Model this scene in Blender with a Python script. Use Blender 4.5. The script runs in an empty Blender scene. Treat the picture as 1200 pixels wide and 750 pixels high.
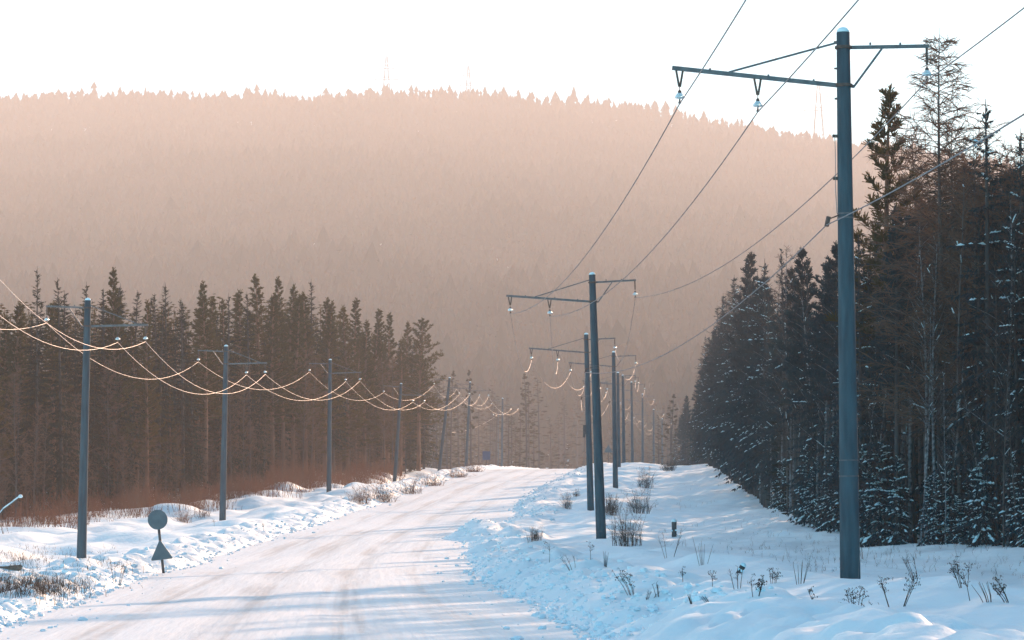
import bpy, math, random
import numpy as np
from mathutils import Vector, Matrix

# ------------------------------------------------------------------ camera, sky, sun, exposure
SC = bpy.context.scene
COL = SC.collection
F = 3583.0                      # focal length in pixels of the 1200 px wide photograph
HOR = 600.0                     # row of the eye-level horizon
PITCH = math.atan((HOR - 375.0) / F)
cam_d = bpy.data.cameras.new('camera')
cam = bpy.data.objects.new('camera', cam_d); COL.objects.link(cam)
cam_d.sensor_width = 36.0
cam_d.lens = 36.0 * F / 1200.0
cam_d.clip_start = 0.5
cam_d.clip_end = 9000.0
cam.location = (0, 0, 0)        # the eye is the origin; ground lies about 1.6 m below
cam.rotation_euler = (math.pi / 2 + PITCH, 0, 0)
SC.camera = cam

SUN_EL = math.radians(17.0)
SUN_AZ = math.radians(23.0)     # to the right of the viewing direction
w = bpy.data.worlds.new('World'); SC.world = w; w.use_nodes = True
nt = w.node_tree
bg = nt.nodes['Background']
sky = nt.nodes.new('ShaderNodeTexSky'); sky.sky_type = 'NISHITA'; sky.sun_disc = False
sky.sun_elevation = SUN_EL; sky.sun_rotation = SUN_AZ
sky.altitude = 0; sky.air_density = 0.6; sky.dust_density = 0.1; sky.ozone_density = 1.5
cold = nt.nodes.new('ShaderNodeMix'); cold.data_type = 'RGBA'; cold.blend_type = 'MULTIPLY'      # the clear cold blue of a frosty morning, all over the sky
cold.inputs[0].default_value = 1.0; cold.inputs[7].default_value = (0.58, 1.12, 1.0, 1)
nt.links.new(sky.outputs[0], cold.inputs[6]); nt.links.new(cold.outputs[2], bg.inputs[0]); bg.inputs[1].default_value = 0.105
sun_d = bpy.data.lights.new('sun', 'SUN'); sun = bpy.data.objects.new('sun', sun_d); COL.objects.link(sun)
sun_d.energy = 5.0; sun_d.angle = math.radians(0.53); sun_d.color = (1.0, 0.60, 0.37)
sd = Vector((math.sin(SUN_AZ) * math.cos(SUN_EL), math.cos(SUN_AZ) * math.cos(SUN_EL), math.sin(SUN_EL)))
sun.rotation_euler = sd.to_track_quat('Z', 'Y').to_euler()
sun.location = (60, 160, 60)
SC.view_settings.view_transform = 'Standard'
try: SC.view_settings.look = 'None'
except Exception: pass
SC.view_settings.gamma = 1.0
SC.view_settings.use_curve_mapping = False
SC.view_settings.exposure = 1.8
SC.cycles.use_denoising = True
SC.cycles.max_bounces = 6
SC.cycles.diffuse_bounces = 3
SC.cycles.volume_bounces = 1
SC.cycles.transparent_max_bounces = 8
HAZE_DENSITY = 0.00038

rng = random.Random(7)
nrg = np.random.default_rng(7)

# ------------------------------------------------------------------ materials
MATS = {}
def newmat(name):
    m = bpy.data.materials.new(name); m.use_nodes = True; MATS[name] = m
    n = m.node_tree.nodes
    return m, n, m.node_tree.links, n['Principled BSDF'], n['Material Output']

def noisy(name, c0, c1, scale=5.0, rough=0.8, bump=0.0, bscale=None, detail=4, metallic=0.0, coords='Object', stretch=None):
    m, n, l, b, o = newmat(name)
    tc = n.new('ShaderNodeTexCoord'); src = tc.outputs[coords]
    if stretch:
        mp = n.new('ShaderNodeMapping'); mp.inputs['Scale'].default_value = stretch
        l.new(src, mp.inputs[0]); src = mp.outputs[0]
    t = n.new('ShaderNodeTexNoise'); t.inputs['Scale'].default_value = scale; t.inputs['Detail'].default_value = detail
    l.new(src, t.inputs['Vector'])
    r = n.new('ShaderNodeValToRGB')
    r.color_ramp.elements[0].position = 0.35; r.color_ramp.elements[1].position = 0.65
    r.color_ramp.elements[0].color = (*c0, 1); r.color_ramp.elements[1].color = (*c1, 1)
    l.new(t.outputs[0], r.inputs[0]); l.new(r.outputs[0], b.inputs['Base Color'])
    b.inputs['Roughness'].default_value = rough; b.inputs['Metallic'].default_value = metallic
    if bump:
        t2 = n.new('ShaderNodeTexNoise'); t2.inputs['Scale'].default_value = bscale or scale * 4; t2.inputs['Detail'].default_value = 5
        l.new(src, t2.inputs['Vector'])
        bp = n.new('ShaderNodeBump'); bp.inputs['Strength'].default_value = bump; bp.inputs['Distance'].default_value = 0.03
        l.new(t2.outputs[0], bp.inputs['Height']); l.new(bp.outputs[0], b.inputs['Normal'])
    return m

def leafy(name, c0, c1, trans=0.35):
    """thin needles or twigs: diffuse with some light passing through, tint varying from plant to plant"""
    m, n, l, b, o = newmat(name)
    n.remove(b)
    oi = n.new('ShaderNodeObjectInfo')
    tc = n.new('ShaderNodeTexCoord'); t = n.new('ShaderNodeTexNoise'); t.inputs['Scale'].default_value = 0.9
    l.new(tc.outputs['Object'], t.inputs['Vector'])
    ad = n.new('ShaderNodeMath'); ad.operation = 'MULTIPLY_ADD'; ad.inputs[1].default_value = 0.55
    l.new(oi.outputs['Random'], ad.inputs[0])
    sc = n.new('ShaderNodeMath'); sc.operation = 'MULTIPLY_ADD'; sc.inputs[1].default_value = 0.9; sc.inputs[2].default_value = -0.22
    l.new(t.outputs[0], sc.inputs[0]); l.new(sc.outputs[0], ad.inputs[2])
    mx = n.new('ShaderNodeMix'); mx.data_type = 'RGBA'
    mx.inputs[6].default_value = (*c0, 1); mx.inputs[7].default_value = (*c1, 1)
    l.new(ad.outputs[0], mx.inputs[0])
    d = n.new('ShaderNodeBsdfDiffuse'); tr = n.new('ShaderNodeBsdfTranslucent'); ms = n.new('ShaderNodeMixShader')
    ms.inputs[0].default_value = trans
    l.new(mx.outputs[2], d.inputs[0]); l.new(mx.outputs[2], tr.inputs[0])
    l.new(d.outputs[0], ms.inputs[1]); l.new(tr.outputs[0], ms.inputs[2]); l.new(ms.outputs[0], o.inputs[0])
    return m

def snow_mat(name, c0, c1, bumps, rough=0.65):
    m, n, l, b, o = newmat(name)
    tc = n.new('ShaderNodeTexCoord')
    t = n.new('ShaderNodeTexNoise'); t.inputs['Scale'].default_value = 0.35; t.inputs['Detail'].default_value = 6
    l.new(tc.outputs['Object'], t.inputs['Vector'])
    mx = n.new('ShaderNodeMix'); mx.data_type = 'RGBA'
    mx.inputs[6].default_value = (*c0, 1); mx.inputs[7].default_value = (*c1, 1)
    l.new(t.outputs[0], mx.inputs[0]); l.new(mx.outputs[2], b.inputs['Base Color'])
    b.inputs['Roughness'].default_value = rough
    prev = None
    for sc, st, dist in bumps:
        t2 = n.new('ShaderNodeTexNoise'); t2.inputs['Scale'].default_value = sc; t2.inputs['Detail'].default_value = 4
        l.new(tc.outputs['Object'], t2.inputs['Vector'])
        bp = n.new('ShaderNodeBump'); bp.inputs['Strength'].default_value = st; bp.inputs['Distance'].default_value = dist
        l.new(t2.outputs[0], bp.inputs['Height'])
        if prev: l.new(prev, bp.inputs['Normal'])
        prev = bp.outputs[0]
    if prev: l.new(prev, b.inputs['Normal'])
    return m

M_SNOW = snow_mat('snow', (0.68, 0.81, 0.87), (0.74, 0.84, 0.89), [(0.9, 0.6, 0.16), (3.0, 0.5, 0.06), (11.0, 0.4, 0.02)])
M_CLOD = snow_mat('plowed_snow', (0.66, 0.79, 0.86), (0.73, 0.83, 0.88), [(14.0, 0.6, 0.03)])
M_SNOWCAP = snow_mat('snow_cap', (0.62, 0.80, 0.87), (0.70, 0.84, 0.90), [(6.0, 0.3, 0.02)])
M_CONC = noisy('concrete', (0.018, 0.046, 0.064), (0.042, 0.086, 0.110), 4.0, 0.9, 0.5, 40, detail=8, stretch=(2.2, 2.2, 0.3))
M_STEEL = noisy('galvanised_steel', (0.085, 0.09, 0.10), (0.14, 0.145, 0.155), 8.0, 0.55, metallic=0.55)
M_RUST = noisy('rusty_steel', (0.07, 0.055, 0.05), (0.13, 0.09, 0.075), 14.0, 0.75, metallic=0.3)
M_FROST_WIRE = noisy('frosted_wire', (0.32, 0.31, 0.30), (0.52, 0.50, 0.48), 1.2, 0.5, metallic=0.45)
M_WIRE = noisy('aluminium_wire', (0.16, 0.15, 0.15), (0.24, 0.23, 0.22), 3.0, 0.6, metallic=0.4)
M_CABLE = noisy('cable', (0.10, 0.11, 0.12), (0.20, 0.21, 0.22), 6.0, 0.6)
M_SIGN = noisy('sign_back', (0.055, 0.095, 0.12), (0.085, 0.13, 0.155), 5.0, 0.6, metallic=0.3)
M_SIGN_BLUE = noisy('sign_blue', (0.03, 0.06, 0.13), (0.04, 0.08, 0.16), 5.0, 0.5)
M_DARKPOST = noisy('dark_post', (0.035, 0.04, 0.045), (0.07, 0.075, 0.08), 9.0, 0.8)
M_PINEBARK = noisy('pine_bark', (0.10, 0.050, 0.032), (0.24, 0.11, 0.065), 2.2, 0.95, 0.4, 14, stretch=(1, 1, 0.3))
M_SPRUCEBARK = noisy('spruce_bark', (0.026, 0.027, 0.030), (0.050, 0.048, 0.050), 3.0, 0.95, 0.4, 14, stretch=(1, 1, 0.3))
M_BIRCHBARK = noisy('birch_bark', (0.03, 0.03, 0.035), (0.22, 0.23, 0.25), 5.0, 0.8, 0.2, 20, stretch=(1, 1, 1.6))
M_GREYBARK = noisy('grey_bark', (0.04, 0.036, 0.036), (0.09, 0.08, 0.078), 4.0, 0.9, 0.2, 20, stretch=(1, 1, 0.3))
M_PINE = leafy('pine_needles', (0.038, 0.038, 0.012), (0.085, 0.062, 0.022))
M_SPRUCE = leafy('spruce_needles', (0.010, 0.020, 0.017), (0.022, 0.032, 0.024))
M_SPRUCE_FROST = leafy('frosted_needles', (0.014, 0.032, 0.042), (0.034, 0.060, 0.076))
M_TWIG_DARK = leafy('dark_twigs', (0.040, 0.030, 0.030), (0.075, 0.055, 0.050), 0.15)
M_TWIG = leafy('bare_twigs', (0.09, 0.058, 0.045), (0.16, 0.095, 0.068), 0.2)
M_BROWN = leafy('dry_weed', (0.045, 0.035, 0.030), (0.085, 0.062, 0.050), 0.15)
M_RUSSET = leafy('russet_shrub', (0.11, 0.050, 0.034), (0.19, 0.09, 0.06), 0.25)
M_HILLTREE = leafy('hill_needles', (0.026, 0.034, 0.022), (0.055, 0.048, 0.034), 0.3)
M_WOODEND = noisy('weathered_wood', (0.09, 0.07, 0.055), (0.18, 0.14, 0.11), 6.0, 0.9, 0.3, 30)

def glass_mat():
    m, n, l, b, o = newmat('frosted_glass')
    b.inputs['Base Color'].default_value = (0.55, 0.72, 0.76, 1)
    b.inputs['Roughness'].default_value = 0.25
    b.inputs['Transmission Weight'].default_value = 0.35
    b.inputs['IOR'].default_value = 1.5
    return m
M_GLASS = glass_mat()

# packed snow of the road: sand and gravel show along the wheel tracks (UV: metres across, metres along)
def road_mat():
    m, n, l, b, o = newmat('packed_snow_road')
    uv = n.new('ShaderNodeUVMap'); uv.uv_map = 'track'
    sep = n.new('ShaderNodeSeparateXYZ'); l.new(uv.outputs[0], sep.inputs[0])
    def noise(scale, sx, sy, detail=5):
        mp = n.new('ShaderNodeMapping'); mp.inputs['Scale'].default_value = (sx, sy, 1)
        l.new(uv.outputs[0], mp.inputs[0])
        t = n.new('ShaderNodeTexNoise'); t.inputs['Scale'].default_value = scale; t.inputs['Detail'].default_value = detail
        l.new(mp.outputs[0], t.inputs['Vector']); return t.outputs[0]
    def math_(op, a, bb=None, c=None):
        k = n.new('ShaderNodeMath'); k.operation = op
        for i, v in enumerate((a, bb, c)):
            if v is None: continue
            if isinstance(v, (int, float)): k.inputs[i].default_value = v
            else: l.new(v, k.inputs[i])
        return k.outputs[0]
    wob = math_('MULTIPLY_ADD', noise(0.06, 0.2, 1.0, 2), 1.2, -0.6)
    u = math_('ADD', sep.outputs[0], wob)
    tracks = None
    for c, wd, amp in ((-2.55, 0.34, 0.8), (-0.95, 0.40, 1.0), (0.75, 0.34, 0.85), (2.35, 0.3, 0.5)):
        dd = math_('DIVIDE', math_('SUBTRACT', u, c), wd)
        g = math_('MULTIPLY', math_('EXPONENT', math_('MULTIPLY', math_('MULTIPLY', dd, dd), -1.0)), amp)
        tracks = g if tracks is None else math_('ADD', tracks, g)
    streak = noise(1.0, 5.0, 0.06)
    patch = noise(0.12, 1.0, 0.5, 4)
    fine = noise(6.0, 1.0, 0.35, 5)
    s1 = math_('MULTIPLY', math_('SUBTRACT', streak, 0.30), 3.4)
    s2 = math_('MULTIPLY', math_('SUBTRACT', patch, 0.22), 3.0)
    wear = math_('MULTIPLY', math_('MULTIPLY', math_('ADD', tracks, 0.22), s1), s2)
    wear = math_('MULTIPLY', wear, math_('ADD', math_('MULTIPLY', fine, 1.1), 0.30))
    cl = n.new('ShaderNodeClamp'); l.new(wear, cl.inputs[0]); cl.inputs[2].default_value = 0.85
    mx = n.new('ShaderNodeMix'); mx.data_type = 'RGBA'
    mx.inputs[6].default_value = (0.70, 0.76, 0.80, 1); mx.inputs[7].default_value = (0.42, 0.42, 0.42, 1)
    l.new(cl.outputs[0], mx.inputs[0])
    # specks of grit
    gr = noise(26.0, 1.0, 1.0, 2)
    gs = n.new('ShaderNodeMapRange'); gs.inputs[1].default_value = 0.72; gs.inputs[2].default_value = 0.78
    l.new(gr, gs.inputs[0])
    mg = n.new('ShaderNodeMix'); mg.data_type = 'RGBA'; mg.inputs[7].default_value = (0.22, 0.17, 0.14, 1)
    l.new(gs.outputs[0], mg.inputs[0]); l.new(mx.outputs[2], mg.inputs[6])
    l.new(mg.outputs[2], b.inputs['Base Color'])
    b.inputs['Roughness'].default_value = 0.5
    bp = n.new('ShaderNodeBump'); bp.inputs['Strength'].default_value = 0.55; bp.inputs['Distance'].default_value = 0.04
    hh = math_('ADD', math_('MULTIPLY', noise(3.0, 2.6, 0.12, 6), 0.9), math_('MULTIPLY', fine, 0.35))
    l.new(hh, bp.inputs['Height']); l.new(bp.outputs[0], b.inputs['Normal'])
    return m
M_ROAD = road_mat()

# ------------------------------------------------------------------ helpers
def link(o, parent=None):
    COL.objects.link(o)
    if parent is not None: o.parent = parent
    return o
def tag(o, label=None, cat=None, group=None, kind=None):
    if label: o['label'] = label
    if cat: o['category'] = cat
    if group: o['group'] = group
    if kind: o['kind'] = kind
    return o
def empty(name, loc, rot=(0, 0, 0)):
    e = bpy.data.objects.new(name, None); e.location = loc; e.rotation_euler = rot
    e.empty_display_size = 0.3
    return link(e)

class MB:
    """collects faces for one mesh"""
    def __init__(s): s.v = []; s.f = []; s.m = []
    def add(s, vs, fs, m=0):
        k = len(s.v); s.v.extend(vs)
        for f in fs: s.f.append(tuple(i + k for i in f)); s.m.append(m)
    def poly(s, pts, m=0):
        k = len(s.v); s.v.extend(pts); s.f.append(tuple(range(k, k + len(pts)))); s.m.append(m)
    def tube(s, pts, rad, n=6, m=0, cap=True):
        pts = [Vector(p) for p in pts]
        if not isinstance(rad, (list, tuple)): rad = [rad] * len(pts)
        k = len(s.v); up = None
        for i, p in enumerate(pts):
            t = (pts[min(i + 1, len(pts) - 1)] - pts[max(i - 1, 0)]).normalized()
            if up is None:
                up = Vector((1, 0, 0)) if abs(t.z) > 0.8 else Vector((0, 0, 1))
            a = t.cross(up)
            if a.length < 1e-6: a = t.cross(Vector((0, 1, 0)))
            a.normalize(); b = t.cross(a)
            for j in range(n):
                an = 2 * math.pi * j / n
                s.v.append(p + a * (math.cos(an) * rad[i]) + b * (math.sin(an) * rad[i]))
        for i in range(len(pts) - 1):
            for j in range(n):
                q = (k + i * n + j, k + i * n + (j + 1) % n, k + (i + 1) * n + (j + 1) % n, k + (i + 1) * n + j)
                s.f.append(q); s.m.append(m)
        if cap:
            s.f.append(tuple(k + j for j in range(n))[::-1]); s.m.append(m)
            e = k + (len(pts) - 1) * n
            s.f.append(tuple(e + j for j in range(n))); s.m.append(m)
    def bar(s, p0, p1, w, h, m=0, up=(0, 0, 1)):
        """rectangular bar from p0 to p1"""
        p0 = Vector(p0); p1 = Vector(p1); t = (p1 - p0).normalized(); up = Vector(up)
        a = t.cross(up)
        if a.length < 1e-4: a = t.cross(Vector((0, 1, 0)))
        a.normalize(); b = a.cross(t)
        vs = []
        for p in (p0, p1):
            for sx, sy in ((-1, -1), (1, -1), (1, 1), (-1, 1)):
                vs.append(p + a * (sx * w / 2) + b * (sy * h / 2))
        s.add(vs, [(0, 3, 2, 1), (4, 5, 6, 7), (0, 1, 5, 4), (1, 2, 6, 5), (2, 3, 7, 6), (3, 0, 4, 7)], m)
    def lathe(s, prof, n=12, m=0, c=(0, 0, 0)):
        k = len(s.v); c = Vector(c)
        for r, z in prof:
            for j in range(n):
                a = 2 * math.pi * j / n
                s.v.append(c + Vector((r * math.cos(a), r * math.sin(a), z)))
        for i in range(len(prof) - 1):
            for j in range(n):
                s.f.append((k + i * n + j, k + i * n + (j + 1) % n, k + (i + 1) * n + (j + 1) % n, k + (i + 1) * n + j)); s.m.append(m)
        s.f.append(tuple(k + j for j in range(n))[::-1]); s.m.append(m)
        e = k + (len(prof) - 1) * n
        s.f.append(tuple(e + j for j in range(n))); s.m.append(m)
    def mesh(s, name, mats, smooth=False):
        me = bpy.data.meshes.new(name)
        me.from_pydata([tuple(v) for v in s.v], [], s.f)
        for mm in (mats if isinstance(mats, (list, tuple)) else [mats]): me.materials.append(mm)
        me.polygons.foreach_set('material_index', s.m)
        if smooth: me.polygons.foreach_set('use_smooth', [True] * len(s.f))
        me.update()
        return me
    def build(s, name, mats, parent=None, smooth=False):
        return link(bpy.data.objects.new(name, s.mesh(name, mats, smooth)), parent)
    def arrays(s):
        """vertices and triangles as arrays"""
        tr = []
        for f in s.f:
            for i in range(1, len(f) - 1): tr.append((f[0], f[i], f[i + 1]))
        return np.array([tuple(v) for v in s.v], dtype=np.float32), np.array(tr, dtype=np.int32)

def big_mesh(name, V, T, mats, mi=None, smooth=False):
    """mesh from arrays of vertices and of triangles or quads"""
    me = bpy.data.meshes.new(name)
    nv, nf, k = len(V), len(T), T.shape[1]
    me.vertices.add(nv); me.vertices.foreach_set('co', np.ascontiguousarray(V, dtype=np.float32).ravel())
    me.loops.add(nf * k); me.loops.foreach_set('vertex_index', np.ascontiguousarray(T, dtype=np.int32).ravel())
    me.polygons.add(nf); me.polygons.foreach_set('loop_start', np.arange(0, nf * k, k, dtype=np.int32))
    for mm in (mats if isinstance(mats, (list, tuple)) else [mats]): me.materials.append(mm)
    if mi is not None: me.polygons.foreach_set('material_index', np.ascontiguousarray(mi, dtype=np.int32))
    me.polygons.foreach_set('use_smooth', np.full(nf, bool(smooth)))
    me.update(calc_edges=True); me.validate()
    return me

# a pixel of the 1200x750 photograph at depth d (metres along +Y) -> point
CP, SP = math.cos(PITCH), math.sin(PITCH)
def ray(px, py):
    a, b = (px - 600.0) / F, (375.0 - py) / F
    return Vector((a, CP - b * SP, SP + b * CP))
def at(px, py, d):
    r = ray(px, py); return r * (d / r.y)
def project(p):
    yc = p[1] * CP + p[2] * SP; zc = -p[1] * SP + p[2] * CP
    return 600 + F * p[0] / yc, 375 - F * zc / yc

# ------------------------------------------------------------------ terrain
def hash2(ix, iy, seed):
    h = (ix.astype(np.int64) * 374761393 + iy.astype(np.int64) * 668265263 + seed * 974634777) & 0x7fffffff
    h = ((h ^ (h >> 13)) * 1274126177) & 0x7fffffff
    h = h ^ (h >> 16)
    return (h & 0xffff) / 65535.0
def vnoise(x, y, seed=0):
    x = np.asarray(x, dtype=np.float64); y = np.asarray(y, dtype=np.float64)
    x, y = np.broadcast_arrays(x, y)
    ix = np.floor(x); iy = np.floor(y); fx = x - ix; fy = y - iy
    fx = fx * fx * fx * (fx * (fx * 6 - 15) + 10); fy = fy * fy * fy * (fy * (fy * 6 - 15) + 10)
    a = hash2(ix, iy, seed); b = hash2(ix + 1, iy, seed); c = hash2(ix, iy + 1, seed); d = hash2(ix + 1, iy + 1, seed)
    return (a * (1 - fx) + b * fx) * (1 - fy) + (c * (1 - fx) + d * fx) * fy * 1.0
def fbm(x, y, seed=0, o=3):
    s = 0; a = 0.5; t = 0
    for k in range(o):
        s = s + a * vnoise(x * 2 ** k, y * 2 ** k, seed + 17 * k); t += a; a *= 0.5
    return s / t
def sstep(a, b, x):
    t = np.clip((x - a) / (b - a), 0, 1); return t * t * (3 - 2 * t)
def spline(xs, ys):
    xs = np.array(xs, float); ys = np.array(ys, float)
    m = np.gradient(ys, xs)
    def f(t):
        t = np.asarray(t, float)
        tc = np.clip(t, xs[0], xs[-1]); i = np.clip(np.searchsorted(xs, tc, 'right') - 1, 0, len(xs) - 2)
        h = xs[i + 1] - xs[i]; s = (tc - xs[i]) / h
        return ((2 * s ** 3 - 3 * s ** 2 + 1) * ys[i] + (s ** 3 - 2 * s ** 2 + s) * h * m[i]
                + (-2 * s ** 3 + 3 * s ** 2) * ys[i + 1] + (s ** 3 - s ** 2) * h * m[i + 1])
    return f
road_x = spline([-60, 0, 40, 60, 80, 100, 125, 150, 175, 200, 240, 275, 300, 350, 400, 500, 700, 4200],
                [2.0, -0.6, -2.9, -4.0, -4.9, -5.4, -5.4, -4.8, -3.9, -2.7, 0.2, 2.4, 3.7, 6.3, 9.2, 16, 30, 30])
road_z = spline([-60, 0, 40, 70, 100, 125, 150, 175, 200, 225, 250, 275, 300, 350, 400, 500, 600, 4200],
                [-1.3, -1.5, -1.62, -1.6, -1.42, -0.98, -0.42, 0.35, 1.25, 2.3, 3.25, 3.85, 4.15, 4.75, 5.3, 6.2, 7.0, 7.0])
ridge_y = spline([-800, 0, 100, 200, 300, 400, 500, 600, 700, 800, 900, 1000, 1100, 1300, 1800],
                 [175, 126, 124, 121, 119, 116, 121, 129, 139, 146, 163, 180, 196, 225, 290])
RIDGE_D = 3000.0
lat_r = spline([-1, 0, 4.0, 4.7, 5.6, 6.8, 8.5, 11.5, 14, 17, 22, 40, 120], [0, 0, 0, .24, .46, .42, .56, .24, .24, .55, .70, 1.1, 3.0])
lat_l = spline([-1, 0, 4.0, 4.7, 5.6, 6.8, 9.2, 14, 20, 40, 120], [0, 0, 0, .14, .28, .12, -.18, -.30, -.40, -.6, 1.0])
def edge_r(y):
    return 4.0 + 0.7 * (fbm(y / 6.0, 3.3, 5) - 0.5) - 1.0 * np.exp(-((y - 121) / 4.5) ** 2) + 0.8 * np.exp(-((y - 150) / 16) ** 2)
def edge_l(y):
    return 4.0 + 0.9 * (fbm(y / 7.0, 8.1, 9) - 0.5)
def H(x, y, fine=True):
    x = np.asarray(x, float); y = np.asarray(y, float)
    u = x - road_x(y); z = road_z(y)
    er, el = edge_r(y), edge_l(y)
    ur = np.where(u > 0, u - (er - 4.0) * (1 - sstep(6.5, 9, u)), 0)
    ul = np.where(u < 0, -u - (el - 4.0) * (1 - sstep(6.5, 9, -u)), 0)
    h = z + np.where(u > 0, lat_r(np.clip(ur, 0, 120)), lat_l(np.clip(ul, 0, 120)))
    # the bed below the road surface
    h = h - 0.16 * (1 - sstep(-0.35, 0.05, np.maximum(ur, ul) - 4.0))
    # ditch left of the crest
    h = h - 1.9 * np.exp(-((ul - 9.8) / 2.6) ** 2) * np.exp(-((y - 257) / 24) ** 2) * (u < 0)
    # plowed clumps in the banks
    bank = sstep(4.0, 4.5, ur) * (1 - sstep(6.2, 7.4, ur)) + sstep(4.0, 4.5, ul) * (1 - sstep(5.8, 6.8, ul))
    h = h + bank * (0.46 * (fbm(x / 1.1, y / 1.5, 21, 3) - 0.45) + 0.17 * (vnoise(x / 0.33, y / 0.4, 33) - 0.5))
    # smooth drifts
    side_l = sstep(5.8, 7.5, ul); side_r = sstep(6.3, 8.0, ur)
    near = 1 - sstep(500, 650, y)
    h = h + near * side_l * (1.05 * (fbm(x / 3.2, y / 5.5, 41, 2) - 0.5) + 0.32 * (vnoise(x / 1.3, y / 2.4, 47) - 0.5))
    dg = (x * 0.8 + y * 0.33)
    h = h + near * side_r * (0.35 * (fbm(x / 4.5, y / 9.0, 51, 2) - 0.5)
                             + 0.16 * (vnoise(dg / 0.8, (y - 0.5 * x) / 7.0, 57) - 0.5) + 0.13 * (vnoise(x / 1.0, y / 2.2, 58) - 0.5) + 0.05 * (vnoise(x / .4, y / .8, 59) - 0.5))
    # mound on the left bank by the third pole, bulge of the right bank
    h = h + 0.55 * np.exp(-((ul - 7.4) / 1.6) ** 2 - ((y - 196) / 9) ** 2) * (u < 0)
    h = h + 0.30 * np.exp(-((ur - 4.6) / 0.9) ** 2 - ((y - 122) / 2.6) ** 2) * (u > 0)
    # wooded hill
    a = np.arctan2(x, np.maximum(y, 1.0)); px = 600 + F * np.tan(np.clip(a, -1.2, 1.2))
    zr = (HOR - ridge_y(np.clip(px, -800, 1800))) * RIDGE_D / F
    s = np.clip((y - 700.0) / (RIDGE_D - 700.0), 0, 1)
    rise = s * (0.72 + 0.28 * s) - 0.10 * np.sin(np.pi * np.clip((y - RIDGE_D) / 900.0, 0, 1)) 
    far = sstep(500, 900, y)
    h = h * (1 - far) + far * 7.0 + (zr - 7.0) * rise + far * 14.0 * (fbm(x / 200.0, y / 200.0, 61, 3) - 0.5)
    return h
def Hs(x, y): return float(H(np.array([x]), np.array([y]))[0])
def ground_at(px, py, d0=36.0, d1=420.0):
    """first point of the terrain seen through a pixel"""
    r = ray(px, py); d = d0 * (d1 / d0) ** np.linspace(0, 1, 700)
    X = r.x / r.y * d; Z = r.z / r.y * d
    below = np.nonzero(H(X, d) >= Z)[0]
    i = below[0] if len(below) else np.argmin(np.abs(H(X, d) - Z))
    return Vector((X[i], d[i], float(H(X[i:i + 1], d[i:i + 1])[0])))

def sheet(name, us, ys, zfun, mat, uv=False):
    U, Y = np.meshgrid(np.array(us), np.array(ys))
    X = U + road_x(Y); Z = zfun(X, Y)
    V = np.stack([X.ravel(), Y.ravel(), Z.ravel()], 1)
    nu, ny = len(us), len(ys)
    i = (np.arange(ny - 1)[:, None] * nu + np.arange(nu - 1)[None, :]).ravel()
    Q = np.stack([i, i + 1, i + nu + 1, i + nu], 1)
    me = big_mesh(name, V, Q, mat, smooth=True)
    if uv:
        uvl = me.uv_layers.new(name='track')
        lv = np.empty(len(me.loops), dtype=np.int32); me.loops.foreach_get('vertex_index', lv)
        co = np.stack([U.ravel()[lv], Y.ravel()[lv]], 1).astype(np.float32)
        uvl.data.foreach_set('uv', co.ravel())
    return link(bpy.data.objects.new(name, me))

us = np.concatenate([-np.geomspace(16, 1800, 28)[::-1], np.linspace(-16, -8, 36)[1:-1], np.linspace(-8, -3.4, 46), np.linspace(-3.4, 3, 9)[1:-1],
                     np.linspace(3, 9, 60), np.linspace(9, 20, 48)[1:-1], np.geomspace(20, 1800, 28)])
ys = [-60.0]
while ys[-1] < 3850:
    y = ys[-1]
    ys.append(y + (4.0 if y < 24 else max(0.17, 0.0026 * y) if y < 300 else 0.014 * (y - 245)))
ground = sheet('snowy_ground', us, ys, H, M_SNOW)
tag(ground, 'white snow drifts and verges rising to the wooded hill', kind='structure')
def zroad(x, y):
    u = x - road_x(y)
    rut = 0.03 * np.exp(-((u + 0.95) / .35) ** 2) + 0.03 * np.exp(-((u - .75) / .35) ** 2) + 0.025 * np.exp(-((u + 2.55) / .35) ** 2)
    return road_z(y) + 0.02 * (1 - (u / 4.6) ** 2) - rut * 0.7 + 0.035 * (fbm(x / 0.8, y / 3.0, 71, 3) - 0.5)
yr = [v for v in ys if -20 <= v < 640]
road = sheet('road', np.linspace(-5.2, 5.2, 66), yr, zroad, M_ROAD, uv=True)
tag(road, 'snow-packed road with brownish wheel tracks curving over the rise', kind='structure')

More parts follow.
